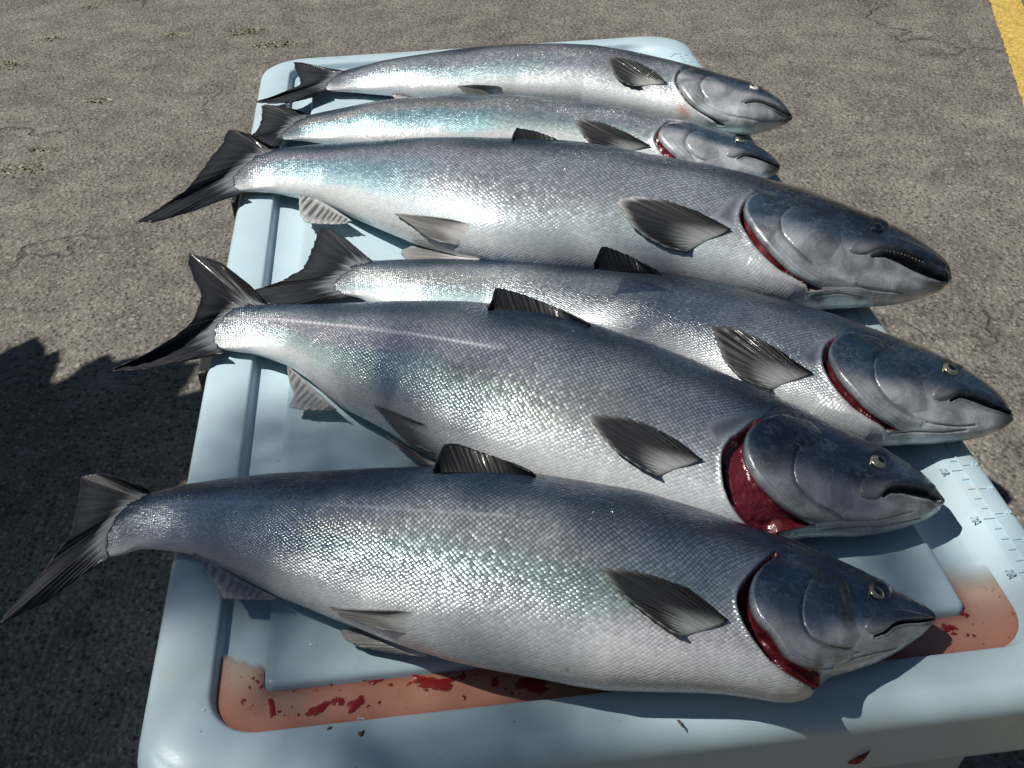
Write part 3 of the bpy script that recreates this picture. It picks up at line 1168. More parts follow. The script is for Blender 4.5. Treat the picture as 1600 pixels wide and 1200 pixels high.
    # red gills in the open slit
    gl = F.get('gill_poly')
    if gl is None:
        gl = np.vstack([shc + np.array([1.5, 0]), inner[::-1]])
    if F.get('gills', True):
        patch('gills', F, deep_bvh, gl, [], .0022, 6, 1, GILLS, root, lambda tv, wv_, pv: (np.ones((len(wv_), 3)), np.zeros((len(wv_), 4))), 3.0, .003)
        if F.get('arches', True):
            for f0 in (.30, .52):
                a_ = shc + (inner_r - shc) * f0
                a_ = a_[6:-9]
                patch('gill_arch', F, deep_bvh, a_, (shc + (inner_r - shc) * .74)[6:-9][::-1], .0020 + .0008 * (f0 > .5), 3, 4, GILLS, root,
                      lambda tv, wv_, pv: (np.ones((len(wv_), 3)), np.zeros((len(wv_), 4))), 2.6, .002)
    hc = F.get('coverh', .0026)
    patch('gill_cover', F, smooth_bvh, ope, F['cover_soft'], hc, 6, 26, SKIN, root, headcol(rim='cover'), 2.6)
    pre = pad(F['preop'])
    patch('cheek_plate', F, smooth_bvh, pre, F['cheek_soft'], F.get('cheekh', .0034), 3.2, 34, SKIN, root, headcol(1.05, 1.0, 'cheek'), 2.6)
    patch('upper_jaw', F, smooth_bvh, F['maxilla'], [], .0026, 5, 1, SKIN, root, headcol(.75, .6), 2.2, .002)
    if 'flap' in F:
        F['_col'], F['_msk'] = colr, msk
        patch('throat_flap', F, smooth_bvh, F['flap'][0], F['flap'][1], F.get('flaph', .0022), 5, 45, SKIN, root, None, 2.6, .008)
    # eye
    ep, en, _ = bvh_cast(smooth_bvh, np.array([[ex, ey]]))
    scale_m = np.linalg.norm(ep[0] - CAM) / F_PX
    nrm = Vector(F['_nrm'][F['_fv'][_]][0])
    r = er * scale_m
    eye = dome('eye', ep[0] - np.array(nrm) * .0004, nrm, r, r * .42, F.get('iris', IRIS), root, sink=.25)
    tip = Vector(ep[0]) + nrm * (r * .42 * .60) + Vector((F.get('pupoff', 0) * r, 0, 0))
    dome('pupil', tip, nrm, r * F.get('pup', .52), r * .17, PUPIL, eye, sink=.2)
    # teeth
    if 'teeth' in F:
        ln = resample(F['teeth'], F.get('nteeth', 16))
        Pq, Nq, _i = bvh_cast(smooth_bvh, ln)
        V, Fc = [], []
        dn = np.asarray(F['toothdir'], float)
        for i, q in enumerate(Pq):
            L = .0042 * random.uniform(.6, 1.1)
            k = len(V)
            up = Vector(Nq[i])
            w_ = Vector((1, 0, 0))
            dirv = Vector(unproj(ln[i] + dn * 4, q[2])[0] - q).normalized()
            for m in range(5):
                aa = m / 5 * 6.283
                V.append(tuple(Vector(q) + (w_ * math.cos(aa) + up * math.sin(aa)) * .0007 - up * .001))
            V.append(tuple(Vector(q) + dirv * L + up * .0002))
            Fc += [[k + m, k + (m + 1) % 5, k + 5] for m in range(5)]
        mesh_obj('teeth', V, Fc, TOOTH, root)
    # ---- fins
    fs = F['seed'] * 17
    zt = float(zc[4]) + .0015
    fin = F['tail']
    ns, nt = 90, 30
    fb = pad(fin[0])
    far = tp[int(np.searchsorted(t, .10))] * .5 + bp[int(np.searchsorted(t, .10))] * .5
    fb = fb + (far - fb) * np.interp(np.linspace(0, 1, len(fb)), [0, .35, .65, 1], [0, .20, .20, 0])[:, None]
    G, s_, t_ = fin_grid(fb, fin[1], ns, nt, .045, fs, 7.0)
    lift = fin[2] if len(fin) > 2 else (0, 0, 0)
    hz = zt + t_ * (lift[0] * (1 - s_) ** 1.5 + lift[2] * s_ ** 1.5 + lift[1] * np.sin(s_ * math.pi))
    hz = hz + .0016 * t_ * np.sin(s_ * 19 + fs) + .0003 * np.sin(s_ * 2 * math.pi * 22) * ss(.1, .4, t_)
    W = unproj(G, hz)
    for i in np.where(t_ < .5)[0]:      # the rays grow out of the skin of the tail root
        dr = raydir(G[i])[0]
        hit = smooth_bvh.ray_cast(Vector(CAM), Vector(dr))
        if hit[0] is not None:
            da, db = np.linalg.norm(np.array(hit[0]) - CAM) - .0004 - .0016 * t_[i], np.linalg.norm(W[i] - CAM)
            W[i] = CAM + dr * min(da, db)
    tc = fin_cols('tail', s_, t_, len(s_))
    tc = lerp(tc, np.ones((len(s_), 1)) * np.array([.22, .235, .25]), (1 - ss(.0, .30, t_ + .05 * np.sin(s_ * 70) + .04 * np.sin(s_ * 151))) * .8 * ss(0, .12, s_) * (1 - ss(.85, 1, s_)))
    fin_mesh('tail_fin', W, s_, t_, ns, nt, tc, root)
    if 'dorsal' in F:
        ns, nt = 50, 16
        bs, ed = F['dorsal']
        G, s_, t_ = fin_grid(bs, ed, ns, nt, .05, fs + 1)
        i0 = np.argmin(np.linalg.norm(tp - np.mean(bs, axis=0), axis=1))
        zd = zc[i0] + b[i0] * .75 + F.get('dz', 0)
        hz = zd + .006 * t_ + .0002 * np.sin(s_ * 90) * t_
        fin_mesh('dorsal_fin', unproj(G, hz), s_, t_, ns, nt, fin_cols('dorsal', s_, t_, len(s_)), root, thick=.0016)
    if 'pectoral' in F:
        ns, nt = 60, 30
        bs, ed = F['pectoral']
        G, s_, t_ = fin_grid(bs, ed, ns, nt, .03, fs + 2)
        Pq, Nq, Iq = bvh_cast(smooth_bvh, G)
        nn = F['_nrm'][F['_fv'][Iq]]
        off = -.0006 + .0056 * t_ ** .7 + .0026 * (1 - s_) ** 3 * (1 - t_ * .5) + .0005 * np.sin(s_ * 2 * math.pi * 14) * ss(.15, .4, t_)
        # move towards the camera along the ray so that the outline stays where it is
        dd = -raydir(G)
        cosn = np.maximum((dd * nn).sum(1), .25)
        Pq = Pq + dd * np.minimum(off / cosn, off * 2.2)[:, None]
        fin_mesh('pectoral_fin', Pq, s_, t_, ns, nt, fin_cols('pectoral', s_, t_, len(s_), F.get('finrim', .3)), root, thick=.0012)
    for kind, key in (('pelvic', 'pelvic'), ('anal', 'anal')):
        for q, spec in enumerate(F.get(key, [])):
            bs, ed, z0, z1, onbody = spec
            ns, nt = 44, 18
            G, s_, t_ = fin_grid(bs, ed, ns, nt, .05, fs + 5 + q)
            if onbody:
                Pq, Nq, Iq = bvh_cast(smooth_bvh, G)
                off = -.0012 + .0055 * t_
                Pq = Pq - raydir(G) * (off * 1.3)[:, None]
            else:
                Pq = unproj(G, LZ + z0 + (z1 - z0) * t_ + .0005 * np.sin(s_ * 2 * math.pi * 12) * t_)
            fin_mesh(kind + '_fin', Pq, s_, t_, ns, nt, fin_cols(kind, s_, t_, len(s_), F.get('analk', .75)), root)
    return root


TEAL, PINK, GOLD, GREEN = (.72, 1.0, 1.05), (1.04, .93, .97), (1.06, 1.0, .88), (.86, 1.01, .96)
H6 = lambda *p: cr(1100, 820, 4, *p)
H5 = lambda *p: cr(1100, 600, 4, *p)
H4 = lambda *p: cr(1200, 460, 4, *p)
H3 = lambda *p: cr(1110, 240, 4, *p)
M1 = lambda *p: cr(940, 60, 5.3333, *p)
K1 = lambda *p: cr(380, 60, 5.3333, *p)
C5 = lambda *p: cr(880, 480, 4, *p)
A5 = lambda *p: cr(150, 380, 4, *p)
E4 = lambda *p: cr(400, 340, 4, *p)
V3 = lambda *p: cr(800, 180, 4, *p)
C7 = lambda *p: cr(200, 180, 4, *p)
U3 = lambda *p: cr(440, 200, 4, *p)
M6 = lambda *p: cr(860, 820, 4, *p)

FISH = []
# nearest fish
FISH.append(dict(
    gapdepth=.014, analk=.6, seed=6, label='nearest salmon, its whole silver side showing above the bloody channel, mouth closed',
    top=[(150, 837), (158, 815), (178, 795), (205, 780), (234, 770), (262, 764), (285, 758), (350, 749), (425, 742), (525, 738), (600, 734.5), (700, 734.5), (800, 739),
         (875, 750), (1000, 772), (1100, 802), (1180, 832), (1225, 846), (1275, 865), (1325, 885), (1375, 907), (1412, 927), (1445, 946), (1458, 956), (1462, 965)],
    bot=[(150, 839), (151, 857), (163, 872), (190, 867), (215, 858), (240, 858), (265, 861), (295, 866), (345, 889), (390, 913), (435, 936), (469, 949), (509, 966), (550, 982),
         (600, 1003), (656, 1022), (700, 1036), (750, 1047), (800, 1056), (850, 1065), (900, 1075), (950, 1082), (1025, 1084), (1100, 1085), (1137, 1087), (1175, 1092), (1220, 1099),
         (1250, 1099), (1272, 1092), (1284, 1074), (1300, 1060), (1340, 1048), (1375, 1036), (1412, 1015), (1445, 991), (1457, 976), (1462, 967)],
    operc=H6((470, 190), (380, 240), (310, 320), (285, 400), (288, 470), (303, 530), (340, 600), (400, 660), (450, 720), (480, 780), (530, 845), (620, 895), (720, 910), (830, 900)),
    cover_soft=H6((920, 860), (960, 780), (880, 700), (800, 500), (800, 330), (720, 240), (600, 200)),
    shoulder=H6((440, 172), (330, 260), (230, 370), (200, 440), (205, 520), (240, 610), (310, 720), (400, 840), (500, 925), (600, 985), (690, 1035), (712, 1062)),
    gap_in=H6((470, 200), (400, 250), (330, 330), (310, 400), (315, 480), (340, 550), (380, 620), (440, 680), (490, 750), (520, 800), (570, 860), (650, 905), (740, 915)),
    preop=H6((735, 290), (660, 335), (610, 430), (590, 545), (605, 640), (650, 715), (740, 762), (870, 775), (960, 760)),
    cheek_soft=H6((1000, 700), (960, 600), (940, 450), (900, 330), (820, 280)),
    maxilla=H6((998, 620), (1005, 590), (1040, 555), (1110, 527), (1210, 522), (1320, 545), (1420, 570), (1446, 575), (1440, 592), (1300, 592), (1200, 603), (1160, 640), (1110, 680), (1050, 692), (1010, 660)),
    mouth=[(x, y, w_) for (x, y), w_ in zip(H6((1060, 700), (1130, 672), (1180, 625), (1260, 602), (1350, 602), (1445, 588)), [1.2, 2.2, 2.6, 2.8, 2.4, 1.2])],
    grooves=[(H6((560, 790), (700, 800), (850, 810), (980, 800)), 1.6, .0008), (H6((640, 900), (800, 870), (1000, 820), (1200, 770)), 1.5, .0008), (H6((920, 700), (925, 760)), 1.3, .0006)],
    eye=(1370.5, 924.5, 13), pup=.56, jaw=.70, tipr=26, cheek=(.030, .050, .092),
    nape=H6((470, 180), (520, 130), (420, 150), (300, 220), (180, 300), (130, 370), (180, 420), (215, 380), (330, 260)),
    lateral=(cr(0, 680, 2, (400, 225), (600, 209), (900, 212), (1200, 225), (1600, 250)), .35),
    tint=[(.30, .72, .60, .70, GREEN, .8), (.28, .60, .50, .60, GOLD, .6), (.62, .8, .74, .9, PINK, .5)],
    tail=([(238, 768), (196, 784), (163, 808), (149, 838), (155, 862), (172, 874)],
          [(212, 757), (180, 744), (155, 738.5), (123, 744), (125, 765), (115, 807), (107, 840), (82, 870), (62, 900), (32, 932), (10, 957), (-4, 979), (30, 962), (67, 945), (105, 917), (140, 890)], (.012, .0, -.01)),
    dorsal=([(838, 744), (760, 741), (677, 739)], [(830, 738), (800, 722), (750, 706), (714, 693), (692, 694), (686, 710), (678, 732)]),
    pectoral=(M6((1112, 592), (1060, 630), (970, 665), (840, 695)), M6((860, 397), (650, 318), (450, 265), (305, 266), (330, 310), (400, 395), (500, 482), (620, 575), (745, 662), (835, 697))),
    pelvic=[([(655, 956), (652, 975), (640, 990)], [(600, 954), (545, 952), (509, 948), (535, 960), (570, 975), (600, 985)], .02, .02, True),
            ([(668, 1026), (655, 1008), (640, 992)], [(620, 1021), (590, 1016), (562, 1011), (538, 1000), (527, 985), (548, 981), (590, 983)], .016, .006, False)],
    anal=[([(302, 863), (345, 888), (390, 913), (433, 935)], [(303, 868), (322, 895), (345, 924), (347, 936), (375, 937), (402, 937), (428, 937)], .013, .011, False)],
    spots=[(500, 767, 5, (.02, .03, .05), .6), (345, 900, 30, (.45, .22, .2), .2), (885, 1047, 3, (.1, .07, .02), .6)]))
# second fish from the front
FISH.append(dict(
    seed=5, label='salmon with a wide dark red gill opening and a bright dotted line along its tail',
    top=A5((665, 555), (690, 510), (750, 440), (810, 395), (870, 375), (960, 378)) + [(417, 476), (460, 477), (500, 477), (575, 474), (650, 475), (750, 479), (800, 485), (850, 494), (907, 505), (950, 517),
         (1025, 545), (1100, 575), (1150, 597), (1200, 618), (1240, 635), (1280, 653), (1325, 678), (1375, 701), (1412, 720), (1437, 736), (1458, 754), (1468, 770), (1471, 782)],
    bot=A5((665, 560), (680, 595), (730, 640), (800, 668), (880, 680), (970, 690), (1080, 725), (1200, 772), (1300, 850), (1400, 950), (1500, 1035)) + [(557, 655), (595, 677), (627, 700), (670, 722), (720, 742), (800, 772),
         (900, 797), (1000, 820), (1100, 843), (1170, 855), (1215, 850), (1260, 842), (1300, 840), (1337, 840), (1375, 836), (1412, 827), (1450, 812), (1468, 799), (1472, 788)],
    operc=H5((560, 188), (450, 190), (350, 222), (280, 282), (248, 350), (252, 430), (290, 530), (350, 620), (430, 700), (500, 780), (600, 845), (695, 888)),
    cover_soft=H5((820, 880), (900, 850), (820, 740), (720, 640), (720, 420), (760, 300), (680, 220)),
    shoulder=H5((300, 240), (230, 300), (150, 350), (108, 420), (105, 520), (120, 640), (160, 750), (220, 840), (270, 900), (340, 945), (410, 965)),
    gap_in=H5((420, 215), (330, 250), (290, 300), (275, 360), (285, 430), (320, 520), (380, 610), (460, 690), (530, 770), (630, 830), (700, 888), (560, 905), (470, 925)),
    preop=H5((665, 335), (600, 380), (557, 455), (540, 545), (560, 632), (620, 700), (710, 770), (860, 830)),
    cheek_soft=H5((960, 780), (930, 640), (900, 480), (860, 370), (760, 320)),
    maxilla=H5((965, 640), (985, 592), (1040, 557), (1130, 548), (1230, 555), (1340, 590), (1440, 625), (1466, 670), (1440, 665), (1350, 645), (1250, 632), (1165, 635), (1130, 670), (1090, 715), (1030, 729), (985, 705)),
    mouth=[(x, y, w_) for (x, y), w_ in zip(H5((1120, 700), (1165, 662), (1240, 655), (1330, 672), (1410, 690), (1470, 728)), [2, 5, 6, 7, 6.5, 3.5])],
    grooves=[(H5((640, 780), (760, 830), (900, 860), (1100, 850), (1300, 800)), 1.6, .0008), (H5((560, 920), (800, 905), (1100, 890), (1350, 840)), 1.4, .0007)],
    eye=(1373, 720.5, 13.5), pup=.42, pupoff=.18, jaw=.66, tipr=34, cheek=(.034, .050, .078),
    nape=H5((570, 185), (640, 160), (500, 140), (350, 150), (180, 180), (60, 215), (0, 260), (30, 330), (80, 380), (160, 340), (290, 250), (400, 195)),
    lateral=(A5((790, 470), (1100, 472), (1600, 520)) + [(645, 522), (732, 536), (790, 543)], .95),
    tint=[(.12, .45, .50, .62, PINK, .9), (.12, .5, .64, .8, GREEN, .8), (.4, .62, .60, .70, GOLD, .6)],
    tail=(A5((1080, 388), (960, 372), (850, 375), (745, 445), (670, 545), (690, 610), (740, 665), (800, 690)),
          A5((960, 262), (870, 190), (780, 120), (690, 82), (560, 53), (572, 130), (600, 225), (640, 262), (650, 330), (630, 400), (590, 500), (480, 590), (300, 700), (60, 805), (270, 798), (500, 748), (680, 712)), (.03, .0, -.004)),
    dorsal=([(925, 512), (840, 497), (762, 485)], [(920, 507), (905, 497), (870, 480), (820, 461), (782, 450), (771, 451), (770, 467), (763, 480)]),
    pectoral=(C5((872, 952), (800, 985), (700, 1020), (605, 1055)), C5((705, 828), (550, 743), (400, 688), (250, 663), (168, 668), (165, 712), (230, 792), (330, 902), (480, 1002), (600, 1058))),
    pelvic=[([(672, 667), (688, 690), (680, 718)], [(650, 658), (620, 645), (578, 629), (596, 648), (622, 678), (648, 703), (664, 716)], .03, .03, True),
            ([(690, 734), (673, 716)], [(668, 727), (655, 721), (625, 702), (600, 679), (628, 694), (655, 708)], .018, .012, False)],
    anal=[(A5((1198, 765), (1300, 850), (1400, 950), (1505, 1040)), A5((1196, 775), (1208, 870), (1240, 950), (1200, 1030), (1320, 1046), (1420, 1046), (1498, 1044)), .014, .010, False)],
    spots=[]))
# fourth from the back
FISH.append(dict(
    arches=False, seed=4, label='salmon whose fan tail lies on the lid and whose jaw overhangs the ruler edge',
    top=E4((430, 402), (460, 360), (520, 310), (600, 282), (720, 271)) + [(625, 406), (712, 405.5), (800, 408), (900, 416), (975, 422), (1030, 427), (1087, 437), (1150, 451), (1200, 467), (1250, 481), (1300, 495), (1340, 508), (1400, 528),
         (1450, 547), (1500, 573), (1532, 594), (1557, 612), (1573, 630), (1581, 646), (1583, 654)],
    bot=E4((430, 406), (450, 440), (500, 470), (560, 485), (640, 500)) + [(585, 478), (650, 494), (750, 502), (850, 525), (950, 552), (1050, 590), (1150, 632), (1230, 664), (1300, 690), (1350, 701), (1385, 699), (1420, 697), (1450, 696),
         (1512, 689), (1545, 681), (1570, 670), (1581, 660), (1583, 656)],
    operc=H4((560, 225), (470, 240), (405, 290), (372, 350), (388, 425), (440, 520), (520, 610), (600, 700), (700, 780), (820, 852)),
    cover_soft=H4((960, 850), (1000, 800), (900, 720), (820, 600), (800, 450), (800, 330), (680, 250)),
    shoulder=H4((420, 270), (360, 310), (335, 360), (335, 430), (380, 530), (450, 630), (540, 720), (650, 790), (722, 832), (740, 862)),
    gap_in=H4((450, 290), (410, 350), (420, 420), (470, 510), (550, 600), (630, 690), (720, 770), (835, 855)),
    flap=(H4((450, 640), (540, 724), (650, 795), (718, 832), (734, 860), (730, 950), (715, 962)), H4((600, 930), (450, 850), (300, 780), (250, 700), (300, 600))),
    preop=H4((730, 332), (665, 385), (645, 460), (655, 545), (700, 622), (765, 692), (900, 760)),
    cheek_soft=H4((1020, 740), (1000, 600), (960, 470), (920, 380), (820, 330)),
    maxilla=H4((1020, 612), (1035, 575), (1090, 545), (1190, 545), (1290, 572), (1400, 625), (1480, 680), (1503, 720), (1470, 712), (1380, 665), (1280, 630), (1200, 612), (1145, 648), (1085, 672), (1035, 655)),
    mouth=[(x, y, w_) for (x, y), w_ in zip(H4((1140, 664), (1200, 632), (1290, 652), (1390, 690), (1480, 728), (1515, 745)), [1.6, 3, 4.0, 4.5, 3.5, 2])],
    grooves=[(H4((740, 700), (900, 775), (1050, 812), (1200, 828), (1295, 818)), 1.8, .0012), (H4((735, 872), (900, 858), (1100, 862), (1240, 848)), 1.8, .0012)],
    eye=(1486, 576, 13), pup=.52, jaw=.67, tipr=40, cheek=(.040, .066, .100),
    nape=H4((560, 225), (460, 235), (300, 290), (180, 385), (270, 480), (330, 420), (340, 340), (410, 280)),
    tint=[(.05, .3, .70, .85, TEAL, .6), (.05, .3, .52, .62, GOLD, .6)],
    tail=(E4((730, 272), (610, 288), (480, 355), (432, 402), (460, 455), (580, 495)),
          E4((640, 200), (560, 130), (455, 65), (390, 62), (365, 140), (330, 240), (290, 320), (150, 400), (20, 440), (-80, 480), (80, 545), (250, 548), (430, 520)), (.006, 0, -.002)),
    dz=.030, dorsal=([(1034, 429), (980, 425), (926, 420)], [(1026, 423), (987, 401), (950, 386), (939, 385), (934, 397), (928, 414)]),
    pectoral=(C5((1562, 412), (1500, 440), (1400, 480), (1305, 512)), C5((1470, 358), (1350, 268), (1200, 184), (1050, 119), (918, 114), (940, 170), (960, 232), (1000, 332), (1090, 430), (1200, 482), (1300, 514))),
    spots=[]))
# the big one
FISH.append(dict(
    finrim=.95, arches=False, analk=1.0, seed=3, label='largest salmon with big dark hooked head, dark eye and small teeth showing',
    top=[(346, 280), (352, 266), (370, 252), (395, 242), (430, 233), (475, 229), (515, 226), (590, 222.5), (665, 221), (765, 221.5), (840, 225), (900, 230), (975, 239), (1050, 251), (1125, 266), (1197, 284), (1260, 301), (1322, 324),
         (1372, 342), (1422, 365), (1458, 389), (1477, 406), (1485, 420), (1484, 436)],
    bot=[(346, 283), (349, 293), (362, 300), (395, 300), (425, 302), (467, 312), (505, 322), (545, 345), (580, 362), (632, 386), (700, 410), (760, 424), (850, 437), (950, 447), (1050, 462), (1150, 479), (1230, 489), (1280, 487), (1347, 483),
         (1397, 478), (1435, 469), (1468, 456), (1480, 446), (1484, 438)],
    operc=H3((420, 245), (300, 240), (240, 265), (215, 310), (206, 370), (250, 440), (310, 530), (400, 640), (500, 740), (600, 802), (705, 850)),
    cover_soft=H3((900, 850), (960, 800), (800, 700), (640, 640), (600, 480), (680, 350), (560, 260)),
    shoulder=H3((260, 245), (195, 320), (172, 390), (200, 460), (260, 560), (340, 650), (430, 730), (540, 790), (606, 822), (610, 862)),
    gap_in=H3((260, 260), (240, 310), (230, 370), (270, 440), (330, 520), (420, 620), (520, 720), (610, 785), (715, 855)),
    flap=(H3((340, 660), (430, 738), (540, 796), (600, 822), (608, 860), (592, 940)), H3((480, 940), (350, 900), (250, 800), (200, 700), (240, 600))),
    preop=H3((610, 298), (500, 340), (440, 390), (424, 450), (448, 525), (520, 600), (620, 680)),
    cheek_soft=H3((760, 680), (840, 560), (820, 420), (740, 330)),
    maxilla=H3((858, 590), (872, 550), (940, 512), (1050, 503), (1200, 530), (1330, 585), (1440, 650), (1497, 710), (1480, 735), (1400, 690), (1300, 640), (1200, 610), (1100, 590), (1040, 605), (1000, 630), (920, 637), (872, 615)),
    mouth=[(x, y, w_) for (x, y), w_ in zip(H3((1010, 640), (1100, 622), (1200, 650), (1300, 692), (1400, 745), (1475, 790)), [2, 6, 9, 11, 9, 4])],
    mouthdepth=.011,
    grooves=[(H3((440, 660), (600, 740), (800, 800), (1000, 850), (1200, 870)), 1.8, .0010), (H3((620, 890), (800, 870), (1000, 900)), 1.6, .0008)],
    eye=(1372, 354.5, 11), pup=.5, iris=IRIS_DARK, jaw=.66, tipr=60, cheek=(.034, .046, .066),
    teeth=H3((1080, 598), (1150, 606), (1230, 630), (1330, 672)), toothdir=(0.15, 1.0), nteeth=12,
    nape=H3((300, 240), (150, 245), (60, 330), (0, 400), (100, 460), (170, 480), (170, 380), (200, 300)),
    tint=[(.10, .30, .56, .78, TEAL, .9), (.3, .7, .74, .9, TEAL, .3), (.05, .4, .45, .55, PINK, .7)],
    tail=(C7((925, 213), (800, 240), (680, 310), (592, 400), (630, 455), (720, 488)),
          C7((860, 172), (760, 115), (640, 85), (614, 100), (590, 180), (500, 280), (420, 400), (330, 490), (150, 610), (25, 680), (180, 668), (400, 603), (560, 540)), (.012, .004, -.004)),
    dorsal=([(898, 232), (850, 229), (799, 226)], [(890, 227), (862, 214), (837, 205), (807, 200), (802, 207), (800, 221)]),
    pectoral=(V3((1372, 712), (1310, 750), (1220, 790), (1130, 835)), V3((1150, 598), (950, 528), (800, 505), (640, 520), (680, 592), (740, 692), (850, 772), (960, 827), (1100, 852))),
    pelvic=[([(742, 351), (745, 368), (722, 384)], [(700, 342), (665, 337), (612, 332), (628, 343), (645, 354), (665, 370), (690, 379)], .03, .03, True),
            ([(740, 388), (750, 405), (735, 424)], [(710, 383), (677, 380), (640, 385), (619, 393), (630, 405), (665, 420), (700, 428)], .03, .014, False)],
    anal=[([(470, 295), (490, 307), (520, 325), (550, 345)], [(469, 300), (467, 318), (468, 338), (476, 348), (500, 351), (530, 351), (548, 348)], .016, .013, False)],
    spots=[]))
# second from the back
FISH.append(dict(
    arches=False, seed=2, label='slender salmon with pale ringed eye, red gill slit and turquoise sheen near its tail',
    top=[(430, 210), (437, 200), (455, 190), (482, 180), (530, 170.6), (586, 161), (624, 156.6), (680, 152), (716, 149), (791, 149), (847, 154), (904, 160), (960, 167), (1005, 177), (1045, 187), (1081, 190.5), (1118, 202), (1156, 214),
         (1174, 223), (1199, 239), (1214, 252), (1219, 262)],
    bot=[(430, 212), (436, 217), (451, 219), (474, 220), (502, 225), (536, 229), (580, 237), (650, 242), (750, 246), (850, 250), (950, 257), (1050, 272), (1100, 281), (1150, 286), (1191, 283), (1206, 277), (1216, 270), (1219, 264)],
    operc=M1((700, 698), (600, 695), (540, 712), (490, 752), (467, 810), (500, 870), (570, 950), (640, 1012), (720, 1080)),
    cover_soft=M1((850, 1120), (900, 1060), (780, 980), (740, 860), (830, 760), (780, 715)),
    shoulder=M1((500, 735), (450, 785), (430, 840), (460, 912), (512, 985), (560, 1040), (640, 1090)),
    gap_in=M1((530, 750), (490, 810), (520, 870), (590, 945), (660, 1008), (720, 1070)),
    preop=M1((800, 757), (715, 805), (690, 870), (720, 940), (800, 1000), (900, 1032)),
    cheek_soft=M1((1000, 1010), (1000, 900), (960, 800), (880, 760)),
    maxilla=M1((1030, 955), (1050, 922), (1120, 905), (1240, 930), (1360, 980), (1470, 1060), (1440, 1050), (1330, 995), (1230, 965), (1180, 968), (1110, 1000), (1045, 985)),
    mouth=[(x, y, w_) for (x, y), w_ in zip(M1((1130, 1005), (1190, 975), (1290, 988), (1390, 1025), (1485, 1078)), [1, 1.8, 2.6, 2.8, 1.6])],
    grooves=[(M1((640, 1000), (800, 1040), (950, 1080)), 1.3, .0008)],
    eye=(1157, 218, 8.5), pup=.5, jaw=.64, tipr=28, cheek=(.045, .064, .095),
    nape=M1((600, 690), (520, 690), (380, 740), (270, 810), (340, 860), (420, 880), (440, 800), (500, 730)),
    tint=[(.06, .42, .60, .80, TEAL, 1.0), (.06, .45, .42, .56, GOLD, .8), (.4, .7, .62, .8, GREEN, .7)],
    tail=(K1((550, 636), (420, 680), (310, 760), (268, 800), (330, 845)), K1((450, 598), (350, 572), (200, 550), (148, 555), (155, 610), (140, 690), (122, 760), (70, 805), (10, 850), (120, 910), (200, 912), (300, 890)), (.006, 0, 0)),
    pectoral=(M1((405, 892), (330, 920), (250, 945), (170, 970)), [(975, 206), (940, 191), (912, 185), (896, 189), (907, 207), (920, 223), (935, 232), (955, 240), (972, 243)]),
    rows=135, cols=50, spots=[]))
